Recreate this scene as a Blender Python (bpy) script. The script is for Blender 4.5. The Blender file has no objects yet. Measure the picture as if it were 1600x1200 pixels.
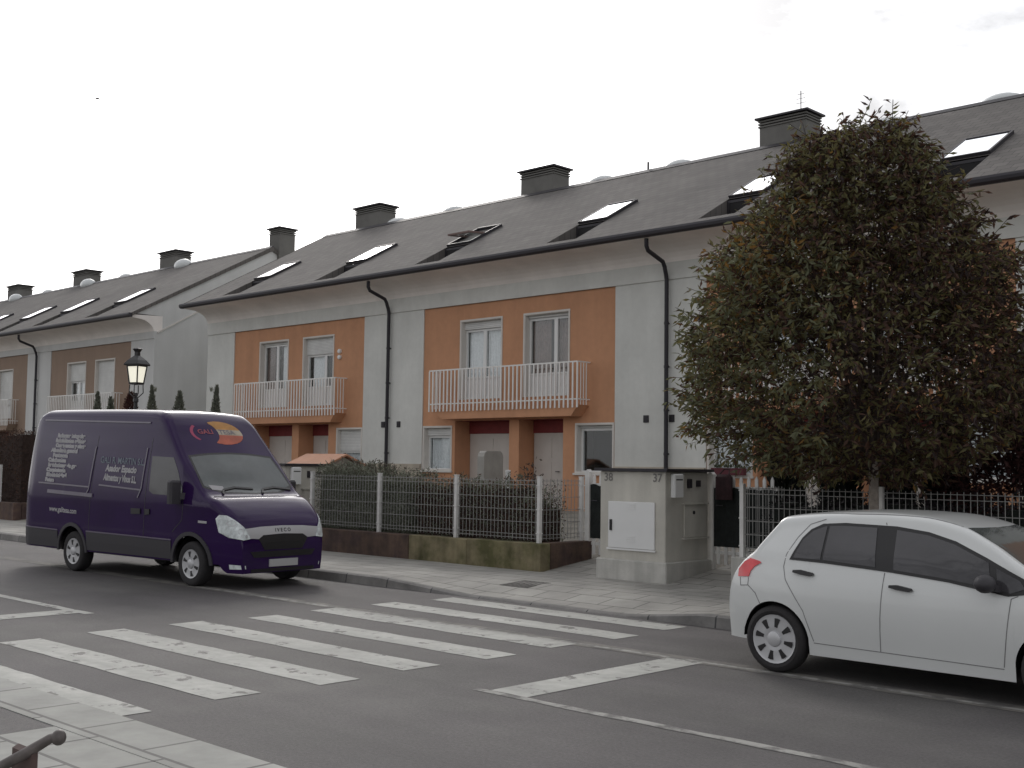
import bpy, math, random
from mathutils import Vector, Matrix
SC = bpy.context.scene
COL = SC.collection
R = random.Random(7)

# ------------------------------------------------------------------ materials
def _n(nt, t, **kw):
    n = nt.nodes.new(t)
    for k, v in kw.items():
        if k in n.inputs.keys(): n.inputs[k].default_value = v
        else: setattr(n, k, v)
    return n

def mat(name, col, rough=.7, metal=0., noise=None, bump=None, spec=.5, coat=0., emit=None, streak=None, col2=None, mask=None, noise2=None, along=None):
    """principled material; noise=(scale, amount) value mottling, streak=(scale, amount) vertical run marks,
    col2+mask=(scale, lo, hi) irregular patches of a second colour, bump=(scale, strength)"""
    m = bpy.data.materials.new(name); m.use_nodes = True
    nt = m.node_tree; p = nt.nodes['Principled BSDF']; L = nt.links.new
    p.inputs['Base Color'].default_value = (*col, 1); p.inputs['Roughness'].default_value = rough
    p.inputs['Metallic'].default_value = metal; p.inputs['Specular IOR Level'].default_value = spec
    p.inputs['Coat Weight'].default_value = coat; p.inputs['Coat Roughness'].default_value = .08
    tc = _n(nt, 'ShaderNodeTexCoord'); cur = None
    if col2 is not None:
        nz = _n(nt, 'ShaderNodeTexNoise', Scale=mask[0], Detail=6., Roughness=.65); L(tc.outputs['Object'], nz.inputs['Vector'])
        mr = _n(nt, 'ShaderNodeMapRange'); mr.inputs[1].default_value = mask[1]; mr.inputs[2].default_value = mask[2]
        L(nz.outputs['Fac'], mr.inputs[0])
        mx = _n(nt, 'ShaderNodeMix', data_type='RGBA'); mx.inputs[6].default_value = (*col, 1); mx.inputs[7].default_value = (*col2, 1)
        L(mr.outputs[0], mx.inputs[0]); cur = mx.outputs[2]
    for kind, sp in (('n', noise), ('n', noise2), ('s', streak), ('a', along)):
        if not sp: continue
        nz = _n(nt, 'ShaderNodeTexNoise', Scale=sp[0], Detail=7., Roughness=.6)
        if kind in 'sa':
            mp = _n(nt, 'ShaderNodeMapping'); mp.inputs['Scale'].default_value = (1, 1, .08) if kind == 's' else (.045, 1, 1)
            L(tc.outputs['Object'], mp.inputs[0]); L(mp.outputs[0], nz.inputs['Vector'])
        else: L(tc.outputs['Object'], nz.inputs['Vector'])
        mr = _n(nt, 'ShaderNodeMapRange'); mr.inputs[1].default_value = .3; mr.inputs[2].default_value = .7
        mr.inputs[3].default_value = 1 - sp[1]; mr.inputs[4].default_value = 1 + sp[1]
        L(nz.outputs['Fac'], mr.inputs[0])
        mx = _n(nt, 'ShaderNodeMix', data_type='RGBA', blend_type='MULTIPLY'); mx.inputs[0].default_value = 1
        if cur is None: mx.inputs[6].default_value = (*col, 1)
        else: L(cur, mx.inputs[6])
        L(mr.outputs[0], mx.inputs[7]); cur = mx.outputs[2]
    if cur is not None: L(cur, p.inputs['Base Color'])
    if bump:
        nz = _n(nt, 'ShaderNodeTexNoise', Scale=bump[0], Detail=5.); L(tc.outputs['Object'], nz.inputs['Vector'])
        b = _n(nt, 'ShaderNodeBump', Strength=bump[1], Distance=.02); L(nz.outputs['Fac'], b.inputs['Height']); L(b.outputs[0], p.inputs['Normal'])
    if emit:
        p.inputs['Emission Color'].default_value = (*emit[0], 1); p.inputs['Emission Strength'].default_value = emit[1]
    return m

def leafy(m, f=.35):
    """let light through thin leaves"""
    nt = m.node_tree; L = nt.links.new; p = nt.nodes['Principled BSDF']; o = nt.nodes['Material Output']
    t = _n(nt, 'ShaderNodeBsdfTranslucent'); mx = _n(nt, 'ShaderNodeMixShader'); mx.inputs[0].default_value = f
    src = p.inputs['Base Color'].links
    if src: L(src[0].from_socket, t.inputs[0])
    else: t.inputs[0].default_value = p.inputs['Base Color'].default_value
    L(p.outputs[0], mx.inputs[1]); L(t.outputs[0], mx.inputs[2]); L(mx.outputs[0], o.inputs[0])
    return m

def tile_mat(name, c1, c2, mortar, bw, bh, ms=.012, rough=.8, offset=.5, rot=(0, 0, 0), noise=(1.2, .15), bump=.25, msmooth=.1):
    """rectangular unit pattern (pavers, slates) over object coordinates"""
    m = bpy.data.materials.new(name); m.use_nodes = True
    nt = m.node_tree; p = nt.nodes['Principled BSDF']; L = nt.links.new
    p.inputs['Roughness'].default_value = rough
    tc = _n(nt, 'ShaderNodeTexCoord'); mp = _n(nt, 'ShaderNodeMapping'); mp.inputs['Rotation'].default_value = rot
    L(tc.outputs['Object'], mp.inputs[0])
    br = _n(nt, 'ShaderNodeTexBrick', offset=offset); br.inputs['Scale'].default_value = 1
    br.inputs['Color1'].default_value = (*c1, 1); br.inputs['Color2'].default_value = (*c2, 1); br.inputs['Mortar'].default_value = (*mortar, 1)
    br.inputs['Mortar Size'].default_value = ms; br.inputs['Mortar Smooth'].default_value = msmooth
    br.inputs['Brick Width'].default_value = bw; br.inputs['Row Height'].default_value = bh
    L(mp.outputs[0], br.inputs['Vector'])
    nz = _n(nt, 'ShaderNodeTexNoise', Scale=noise[0], Detail=8., Roughness=.65); L(tc.outputs['Object'], nz.inputs['Vector'])
    mr = _n(nt, 'ShaderNodeMapRange'); mr.inputs[1].default_value = .3; mr.inputs[2].default_value = .7
    mr.inputs[3].default_value = 1 - noise[1]; mr.inputs[4].default_value = 1 + noise[1]; L(nz.outputs['Fac'], mr.inputs[0])
    mx = _n(nt, 'ShaderNodeMix', data_type='RGBA', blend_type='MULTIPLY'); mx.inputs[0].default_value = 1
    L(br.outputs['Color'], mx.inputs[6]); L(mr.outputs[0], mx.inputs[7]); L(mx.outputs[2], p.inputs['Base Color'])
    b = _n(nt, 'ShaderNodeBump', Strength=bump, Distance=.01, invert=True); L(br.outputs['Fac'], b.inputs['Height']); L(b.outputs[0], p.inputs['Normal'])
    return m

def glass_mat(name, tint=(.95, .97, .97), base=.06):
    m = bpy.data.materials.new(name); m.use_nodes = True
    nt = m.node_tree; nt.nodes.clear(); L = nt.links.new
    o = _n(nt, 'ShaderNodeOutputMaterial'); t = _n(nt, 'ShaderNodeBsdfTransparent'); t.inputs[0].default_value = (*tint, 1)
    g = _n(nt, 'ShaderNodeBsdfGlossy'); g.inputs['Roughness'].default_value = .03
    f = _n(nt, 'ShaderNodeLayerWeight'); f.inputs['Blend'].default_value = .5
    e = _n(nt, 'ShaderNodeMath', operation='POWER'); e.inputs[1].default_value = 4.; L(f.outputs['Facing'], e.inputs[0])
    a = _n(nt, 'ShaderNodeMath', operation='MULTIPLY_ADD'); a.inputs[1].default_value = .8; a.inputs[2].default_value = base
    L(e.outputs[0], a.inputs[0]); mx = _n(nt, 'ShaderNodeMixShader'); L(a.outputs[0], mx.inputs[0])
    L(t.outputs[0], mx.inputs[1]); L(g.outputs[0], mx.inputs[2]); L(mx.outputs[0], o.inputs[0])
    return m

# ------------------------------------------------------------------ mesh builder
class MB:
    def __init__(s): s.v = []; s.f = []; s.mi = []; s.cur = 0
    def add(s, vs, fs):
        o = len(s.v); s.v += [tuple(v) for v in vs]
        for f in fs: s.f.append(tuple(i + o for i in f)); s.mi.append(s.cur)
        return s
    def box(s, x0, x1, y0, y1, z0, z1):
        return s.add([(x0,y0,z0),(x1,y0,z0),(x1,y1,z0),(x0,y1,z0),(x0,y0,z1),(x1,y0,z1),(x1,y1,z1),(x0,y1,z1)],
                     [(0,3,2,1),(4,5,6,7),(0,1,5,4),(1,2,6,5),(2,3,7,6),(3,0,4,7)])
    def bbox(s, x0, x1, y0, y1, z0, z1, b=.01):
        """box with chamfered vertical edges and a chamfered top"""
        pl = lambda d: [(x0+d,y0),(x1-d,y0),(x1,y0+d),(x1,y1-d),(x1-d,y1),(x0+d,y1),(x0,y1-d),(x0,y0+d)]
        P = pl(b); Q = [(min(max(x, x0+b), x1-b), min(max(y, y0+b), y1-b)) for x, y in P]
        vs = [(x,y,z0) for x,y in P] + [(x,y,z1-b) for x,y in P] + [(x,y,z1) for x,y in Q]
        fs = [tuple(range(7,-1,-1))] + [(i,(i+1)%8,8+(i+1)%8,8+i) for i in range(8)] + [(8+i,8+(i+1)%8,16+(i+1)%8,16+i) for i in range(8)] + [tuple(range(16,24))]
        return s.add(vs, fs)
    def bar(s, p, q, w, h=None, up=(0,0,1)):
        """rectangular bar between two points"""
        h = h or w; p = Vector(p); q = Vector(q); d = (q-p).normalized(); u = Vector(up)
        if abs(d.dot(u)) > .99: u = Vector((0,1,0))
        a = d.cross(u).normalized(); b = a.cross(d)
        c = [(-1,-1),(1,-1),(1,1),(-1,1)]
        return s.add([e + a*i*w/2 + b*j*h/2 for e in (p,q) for i,j in c], [(0,1,2,3),(7,6,5,4),(0,4,5,1),(1,5,6,2),(2,6,7,3),(3,7,4,0)])
    def tube(s, pts, r, n=8, cap=True):
        pts = [Vector(p) for p in pts]; rs = r if isinstance(r, (list, tuple)) else [r]*len(pts)
        o = len(s.v); prev = None; vs = []; fs = []
        for i, p in enumerate(pts):
            d = (pts[min(i+1, len(pts)-1)] - pts[max(i-1, 0)]).normalized()
            u = prev if prev and abs(prev.dot(d)) < .95 else (Vector((0,0,1)) if abs(d.z) < .9 else Vector((1,0,0)))
            a = d.cross(u).normalized(); b = a.cross(d); prev = b
            vs += [p + (a*math.cos(t*2*math.pi/n) + b*math.sin(t*2*math.pi/n))*rs[i] for t in range(n)]
        for i in range(len(pts)-1):
            for t in range(n): fs.append((i*n+t, i*n+(t+1)%n, (i+1)*n+(t+1)%n, (i+1)*n+t))
        if cap: fs += [tuple(range(n-1,-1,-1)), tuple(range((len(pts)-1)*n, len(pts)*n))]
        return s.add(vs, fs)
    def lathe(s, prof, c, n=16, axis='z', cap=True):
        """prof: (radius, height) pairs turned round an axis through c"""
        vs = []
        for r, h in prof:
            for t in range(n):
                a = 2*math.pi*t/n; x, y = r*math.cos(a), r*math.sin(a)
                v = {'z': (x,y,h), 'y': (x,h,-y), 'x': (h,x,y)}[axis]; vs.append((c[0]+v[0], c[1]+v[1], c[2]+v[2]))
        m = len(prof); fs = [(i*n+t, i*n+(t+1)%n, (i+1)*n+(t+1)%n, (i+1)*n+t) for i in range(m-1) for t in range(n)]
        if cap: fs += [tuple(range(n-1,-1,-1)), tuple(range((m-1)*n, m*n))]
        return s.add(vs, fs)
    def prism(s, poly, axis, a, b):
        """2-D outline pushed along an axis. x: (y,z)  y: (x,z)  z: (x,y)"""
        g = {'x': lambda p,t: (t,p[0],p[1]), 'y': lambda p,t: (p[0],t,p[1]), 'z': lambda p,t: (p[0],p[1],t)}[axis]
        n = len(poly)
        return s.add([g(p,a) for p in poly] + [g(p,b) for p in poly], [tuple(range(n)), tuple(range(2*n-1,n-1,-1))] + [(i,n+i,n+(i+1)%n,(i+1)%n) for i in range(n)])
    def ball(s, c, r, n=10, m=6):
        r = r if isinstance(r, (tuple, list)) else (r,r,r)
        return s.lathe_e(c, r, n, m)
    def lathe_e(s, c, r, n, m):
        vs = []
        for i in range(m+1):
            p = math.pi*i/m - math.pi/2
            for t in range(n):
                a = 2*math.pi*t/n; vs.append((c[0]+r[0]*max(math.cos(p),.02)*math.cos(a), c[1]+r[1]*max(math.cos(p),.02)*math.sin(a), c[2]+r[2]*math.sin(p)))
        return s.add(vs, [(i*n+t, i*n+(t+1)%n, (i+1)*n+(t+1)%n, (i+1)*n+t) for i in range(m) for t in range(n)] + [tuple(range(n-1,-1,-1)), tuple(range(m*n,(m+1)*n))])
    def build(s, name, mats, parent=None, smooth=False, loc=None, fixn=True):
        off = Vector((0,0,0)); q = parent
        while q: off += q.location; q = q.parent
        if loc is not None: off += Vector(loc)
        me = bpy.data.meshes.new(name); me.from_pydata([Vector(v)-off for v in s.v], [], s.f)
        for m in (mats if isinstance(mats, (list, tuple)) else [mats]): me.materials.append(m)
        if any(s.mi): me.polygons.foreach_set('material_index', s.mi)
        if fixn:
            import bmesh
            bm = bmesh.new(); bm.from_mesh(me); bmesh.ops.recalc_face_normals(bm, faces=bm.faces); bm.to_mesh(me); bm.free()
        if smooth:
            me.polygons.foreach_set('use_smooth', [True]*len(me.polygons))
            try: me.set_sharp_from_angle(angle=math.radians(40))
            except Exception: pass
        me.update()
        o = bpy.data.objects.new(name, me); COL.objects.link(o)
        if parent: o.parent = parent
        if loc is not None: o.location = loc
        return o

def tag(o, label=None, cat=None, group=None, kind=None):
    if label: o['label'] = label
    if cat: o['category'] = cat
    if group: o['group'] = group
    if kind: o['kind'] = kind
    return o
def thing(name, label, cat, loc, group=None):
    o = bpy.data.objects.new(name, None); COL.objects.link(o); o.location = loc; o.empty_display_size = .3
    return tag(o, label, cat, group)

# foliage: many small leaf faces in one mesh
def leaf(mb, p, d, L, w, mi, nrm=None):
    d = Vector(d).normalized(); u = nrm or Vector((R.gauss(0,1), R.gauss(0,1), R.gauss(0,1)))
    a = d.cross(u)
    if a.length < 1e-3: a = d.cross(Vector((1,.3,.2)))
    a.normalize(); n = a.cross(d); p = Vector(p); mb.cur = mi
    m = p + d*L*.45 + n*L*.06
    mb.add([p, m - a*w/2, p + d*L - n*L*.05, m + a*w/2], [(0,1,2),(0,2,3)])
# ------------------------------------------------------------------ materials of the place
M = {}
M['asphalt'] = mat('asphalt', (.075,.068,.069), .72, noise=(.8,.22), noise2=(38,.28), along=(1.1,.16), bump=(150,.5), col2=(.092,.087,.083), mask=(.25,.45,.62))
M['paint'] = mat('road_paint', (.375,.375,.35), .75, noise=(9,.12), noise2=(1.3,.15), along=(2.6,.16), col2=(.15,.145,.135), mask=(4.2,.575,.625), bump=(60,.3))
M['paint_worn'] = mat('worn_road_paint', (.30,.295,.275), .8, noise=(3,.2), col2=(.125,.12,.115), mask=(4.5,.44,.58))
M['paver'] = tile_mat('concrete_pavers', (.315,.305,.28), (.265,.255,.235), (.13,.125,.115), .6, .4, ms=.012, noise=(.9,.28))
M['paver_near'] = tile_mat('kerbside_slabs', (.32,.32,.30), (.275,.275,.255), (.13,.125,.12), .85, .5, ms=.016, offset=.35, noise=(1.4,.25))
M['kerb'] = tile_mat('kerb_stone', (.20,.19,.18), (.15,.145,.14), (.05,.05,.05), 1.0, 3., ms=.012, noise=(2.2,.4))
M['soil'] = mat('garden_gravel', (.24,.225,.195), .95, noise=(3,.4), bump=(20,.6))
M['field'] = mat('open_ground', (.09,.09,.06), .95, noise=(.2,.3))

# ------------------------------------------------------------------ ground, road, pavements
def sheet(name, poly, z, m, kind='structure'):
    b = MB(); b.add([(x,y,z) for x,y in poly], [tuple(range(len(poly)))])
    return tag(b.build(name, m), kind=kind)
rect = lambda x0,x1,y0,y1: [(x0,y0),(x1,y0),(x1,y1),(x0,y1)]
sheet('ground', rect(-500,400,-350,500), -.03, M['field'])
sheet('road', rect(-160,90,4.0,12.1), 0, M['asphalt'])
b = MB()
b.box(-160,90,3.92,4.42,-.02,.022)
tag(b.build('kerb', M['paver_near']), kind='structure')
sheet('pavement', rect(-8.15,90,-12,3.915), .02, M['paver_near'])
sheet('path', rect(-160,-8.155,-12,3.915), .016, M['asphalt'])

def ramp(x):   # dropped kerb at the crossing
    if x < -14.2 or x > -8.2: return .14
    if x < -12.3: return .14 - .115*(x+14.2)/1.9
    if x < -9.3: return .025
    return .025 + .115*(x+9.3)/1.1
xs = [-160,-100,-60,-40,-30,-25,-20,-17,-15] + [-14.6+.2*i for i in range(35)] + [-7.4,-6,-4,0,10,30,90]
b = MB(); k = MB()
ys = [12.1,12.4,12.75,13.2,14.66]
def pz(x,y): t = min(1,max(0,(y-12.1)/1.1)); t = t*t*(3-2*t); return ramp(x)*(1-t)+.14*t
n = len(ys)
b.add([(x,y,pz(x,y)) for x in xs for y in ys], [(i*n+j,(i+1)*n+j,(i+1)*n+j+1,i*n+j+1) for i in range(len(xs)-1) for j in range(n-1)])
tag(b.build('pavement', M['paver']), kind='structure')
k.add([p for x in xs for p in ((x,11.93,-.02),(x,11.95,ramp(x)-.015),(x,11.975,ramp(x)+.002),(x,12.1,ramp(x)+.002))], [(i*4+j,(i+1)*4+j,(i+1)*4+j+1,i*4+j+1) for i in range(len(xs)-1) for j in range(3)])
tag(k.build('kerb', M['kerb']), kind='structure')
b = MB()
gx = [-160,-36.2,-35.5,-13.2,-12.02,-10.68,-9.3,40]
b.add([(-160,14.66,.135),(60,14.66,.135),(60,20,.8),(-160,20,.8),(-160,60,.8),(60,60,.8)], [(0,1,2,3),(3,2,5,4)])
tag(b.build('garden_ground', M['soil']), kind='structure')
for x0,x1 in ((-13.2,-12.02),(-10.68,-9.5),(-21.4,-19.6)):
    b = MB(); z = lambda y: .139+.1245*(y-14.66)
    b.add([(x0,14.66,.1405),(x1,14.66,.1405),(x1,19.9,z(19.9)),(x0,19.9,z(19.9))], [(0,1,2,3)])
    tag(b.build('path', M['paver']), kind='structure')

# painted markings, each a thin worn sheet on the asphalt
def marking(name, quads, m, z=.004):
    b = MB()
    for x0,x1,y0,y1 in quads:
        nx = max(2,int((x1-x0)/.25)); jit = [(R.uniform(-.012,.012),R.uniform(-.012,.012)) for _ in range(nx+1)]
        b.add([p for i in range(nx+1) for p in ((x0+(x1-x0)*i/nx,y0+jit[i][0],z),(x0+(x1-x0)*i/nx,y1+jit[i][1],z))], [(2*i,2*i+2,2*i+3,2*i+1) for i in range(nx)])
    return tag(b.build(name, m), kind='structure')
marking('zebra_crossing', [(-12.42+.1*(i%3==1),-8.22-.06*(i%2),4.28+1.005*i,4.72+1.005*i) for i in range(8)], M['paint'])
marking('stop_line', [(-7.08,-6.66,7.2,9.78)], M['paint'])
marking('stop_line', [(-14.45,-14.05,4.5,7.0)], M['paint'])
marking('centre_line', [(-7.2,60,7.1,7.2)], M['paint_worn'], .0035)
marking('centre_line', [(-60,-13.9,7.0,7.13)], M['paint'], .0035)
marking('edge_line', [(-60,60,9.66,9.92)], mat('faded_road_paint',(.165,.155,.14),.85,noise=(3,.25),col2=(.10,.096,.093),mask=(3.5,.46,.62)), .003)
marking('edge_line', [(-16,60,9.72,9.80)], M['paint_worn'], .0045)
# sheet of cover plate on the pavement
b = MB()
def cov(x0,x1,y0,y1,h): b.add([(x,y,pz(x,y)+d) for d in (-.03,h) for x,y in ((x0,y0),(x1,y0),(x1,y1),(x0,y1))],[(3,2,1,0),(4,5,6,7),(0,1,5,4),(1,2,6,5),(2,3,7,6),(3,0,4,7)])
cov(-12.42,-11.86,12.80,13.34,.004)
for i in range(6): cov(-12.385+.09*i,-12.335+.09*i,12.84,13.30,.008)
tag(b.build('drain_cover', mat('cast_iron',(.085,.08,.075),.7,metal=.2,noise=(8,.3))), 'dark square iron drain cover set in the pale pavement slabs', 'drain cover')

# ------------------------------------------------------------------ camera
cd = bpy.data.cameras.new('camera'); cam = bpy.data.objects.new('camera', cd); COL.objects.link(cam)
yaw, pit, rol = math.radians(43.66), math.radians(3.94), math.radians(.757)
f = Vector((-math.sin(yaw)*math.cos(pit), math.cos(yaw)*math.cos(pit), math.sin(pit)))
r0 = Vector((math.cos(yaw), math.sin(yaw), 0)); u0 = r0.cross(f)
rr = math.cos(rol)*r0 + math.sin(rol)*u0; uu = -math.sin(rol)*r0 + math.cos(rol)*u0
cam.matrix_world = Matrix(((rr.x,uu.x,-f.x,0),(rr.y,uu.y,-f.y,0),(rr.z,uu.z,-f.z,1.9),(0,0,0,1)))
cd.sensor_width = 36; cd.lens = 1841/1600*36; cd.clip_end = 3000; cd.clip_start = .05
SC.camera = cam

# ------------------------------------------------------------------ sky and light
SUN_AZ, SUN_EL = math.radians(56), math.radians(30)      # azimuth measured from +Y towards -X
w = bpy.data.worlds.new('World'); SC.world = w; w.use_nodes = True
nt = w.node_tree; L = nt.links.new; bg = nt.nodes['Background']
sky = _n(nt,'ShaderNodeTexSky', sky_type='NISHITA', sun_disc=False, sun_elevation=SUN_EL, sun_rotation=-SUN_AZ, altitude=50., air_density=1.2, dust_density=3., ozone_density=1.)
bw = _n(nt,'ShaderNodeRGBToBW'); L(sky.outputs[0], bw.inputs[0])
tc = _n(nt,'ShaderNodeTexCoord'); mp = _n(nt,'ShaderNodeMapping'); mp.inputs['Scale'].default_value = (1,1,2.2); mp.inputs['Location'].default_value = (.7,.35,.3); L(tc.outputs['Generated'], mp.inputs[0])
nz = _n(nt,'ShaderNodeTexNoise', Scale=3.2, Detail=9., Roughness=.62, Distortion=.4); L(mp.outputs[0], nz.inputs['Vector'])
mr = _n(nt,'ShaderNodeMapRange'); mr.inputs[1].default_value=.36; mr.inputs[2].default_value=.60; mr.inputs[3].default_value=.55; mr.inputs[4].default_value=1.3
L(nz.outputs['Fac'], mr.inputs[0])
mu = _n(nt,'ShaderNodeMath', operation='MULTIPLY'); L(bw.outputs[0], mu.inputs[0]); L(mr.outputs[0], mu.inputs[1])
tint = _n(nt,'ShaderNodeMix', data_type='RGBA', blend_type='MULTIPLY'); tint.inputs[0].default_value = 1; tint.inputs[7].default_value = (1.0,1.0,1.02,1)
L(mu.outputs[0], tint.inputs[6])
mx = _n(nt,'ShaderNodeMix', data_type='RGBA'); mx.inputs[0].default_value = .86
L(sky.outputs[0], mx.inputs[6]); L(tint.outputs[2], mx.inputs[7])
# even cloud veil on top of the sky glow
ve = _n(nt,'ShaderNodeMix', data_type='RGBA', blend_type='MULTIPLY'); ve.inputs[0].default_value = 1; ve.inputs[6].default_value = (4.7,4.7,4.8,1); L(mr.outputs[0], ve.inputs[7])
ad = _n(nt,'ShaderNodeMix', data_type='RGBA', blend_type='ADD'); ad.inputs[0].default_value = 1; L(mx.outputs[2], ad.inputs[6]); L(ve.outputs[2], ad.inputs[7])
L(ad.outputs[2], bg.inputs[0]); bg.inputs[1].default_value = .10
sd = bpy.data.lights.new('sun','SUN'); sd.energy = .6; sd.angle = math.radians(14); sd.color = (1,.95,.88)
so = bpy.data.objects.new('sun', sd); COL.objects.link(so)
sv = Vector((-math.sin(SUN_AZ)*math.cos(SUN_EL), math.cos(SUN_AZ)*math.cos(SUN_EL), math.sin(SUN_EL)))
so.rotation_euler = sv.to_track_quat('Z','Y').to_euler(); so.location = (0,0,40)
vs = SC.view_settings; vs.view_transform = 'Standard'; vs.look = 'None'; vs.gamma = 1; vs.exposure = 0; vs.use_curve_mapping = False
# ------------------------------------------------------------------ the two terraces
M['render'] = mat('off_white_render', (.60,.60,.57), .85, noise=(.7,.08), noise2=(7,.03), streak=(1.8,.055), bump=(60,.12))
M['soffit'] = mat('soffit_render', (.80,.75,.71), .85, noise=(.6,.1), streak=(1.5,.05))  # paler than the wall render, painting in light bounced up from the ground
M['orange'] = mat('orange_render', (.51,.26,.145), .85, noise=(.8,.09), noise2=(6,.04), streak=(2.2,.07), bump=(70,.12))
M['tan'] = mat('tan_render', (.28,.20,.15), .85, noise=(.8,.07), streak=(2.5,.05), bump=(70,.12))
M['darkred'] = mat('dark_red_finish', (.20,.03,.03), .7, noise=(6,.15))
M['slate'] = tile_mat('fibre_slates', (.125,.114,.107), (.095,.087,.081), (.045,.041,.039), .3, .22, ms=.008, rough=.85, noise=(.5,.2), bump=.3)
M['darkmetal'] = mat('dark_grey_metal', (.035,.032,.038), .5, metal=.3)
M['pipe'] = mat('dark_downpipe_metal', (.022,.02,.026), .5, metal=.2)
M['white'] = mat('white_frame_lacquer', (.72,.72,.71), .4, noise=(2,.03))
M['trim'] = mat('pale_stone_trim', (.62,.59,.55), .8, noise=(2,.06))
M['shutter'] = tile_mat('roller_shutter_slats', (.64,.64,.62), (.62,.62,.60), (.34,.34,.34), 9., .045, ms=.004, rough=.5, rot=(math.pi/2,0,0), bump=.5)
M['door'] = mat('pale_grey_door', (.56,.52,.48), .6, noise=(1.5,.08))
M['glass'] = glass_mat('window_glass')
M['skyglass'] = mat('skylight_glass', (.85,.87,.9), .04, metal=1.)
M['curtain'] = mat('net_curtain', (.78,.78,.80), .95, noise=(14,.1))
M['browncurtain'] = mat('brown_curtain', (.20,.14,.125), .95, noise=(10,.2))
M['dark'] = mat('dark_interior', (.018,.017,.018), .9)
M['chimney'] = mat('grey_chimney_render', (.155,.15,.14), .9, noise=(2,.15))
M['dome'] = mat('opal_dome', (.62,.64,.64), .25)
M['beige'] = mat('beige_plinth', (.42,.37,.30), .85, noise=(3,.15))
M['rail'] = mat('cream_railing_paint', (.74,.725,.70), .5)

def grid_wall(mb, x0, x1, z0, z1, Y, holes, rv=.0):
    """front face of a wall with rectangular openings, and reveals rv deep"""
    xs = sorted({x0,x1,*[h[0] for h in holes],*[h[1] for h in holes]}); zs = sorted({z0,z1,*[h[2] for h in holes],*[h[3] for h in holes]})
    for i in range(len(xs)-1):
        for j in range(len(zs)-1):
            cx,cz = (xs[i]+xs[i+1])/2,(zs[j]+zs[j+1])/2
            if any(h[0]<cx<h[1] and h[2]<cz<h[3] for h in holes): continue
            mb.add([(xs[i],Y,zs[j]),(xs[i+1],Y,zs[j]),(xs[i+1],Y,zs[j+1]),(xs[i],Y,zs[j+1])],[(0,1,2,3)])
    if rv:
        for a,b,c,d in holes:
            mb.add([(a,Y,c),(b,Y,c),(b,Y,d),(a,Y,d),(a,Y+rv,c),(b,Y+rv,c),(b,Y+rv,d),(a,Y+rv,d)],[(0,4,5,1),(1,5,6,2),(2,6,7,3),(3,7,4,0)])

def frame_ring(mb, x0,x1,z0,z1,y0,y1,w,bottom=True):
    mb.box(x0,x0+w,y0,y1,z0,z1); mb.box(x1-w,x1,y0,y1,z0,z1); mb.box(x0+w,x1-w,y0,y1,z1-w,z1)
    if bottom: mb.box(x0+w,x1-w,y0,y1,z0,z0+w)

def wavy(mb, x0,x1,z0,z1,Y,amp=.025,wl=.13):
    n = max(6,int((x1-x0)/.025)); ph = R.uniform(0,6)
    mb.add([p for i in range(n+1) for p in ((x0+(x1-x0)*i/n, Y+amp*math.sin(ph+6.283*(x0+(x1-x0)*i/n)/wl+.7*math.sin(3*i/n*5)), z0),(x0+(x1-x0)*i/n, Y+amp*math.sin(ph+6.283*(x0+(x1-x0)*i/n)/wl+.7*math.sin(3*i/n*5)), z1))],[(2*i,2*i+2,2*i+3,2*i+1) for i in range(n)])

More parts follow.
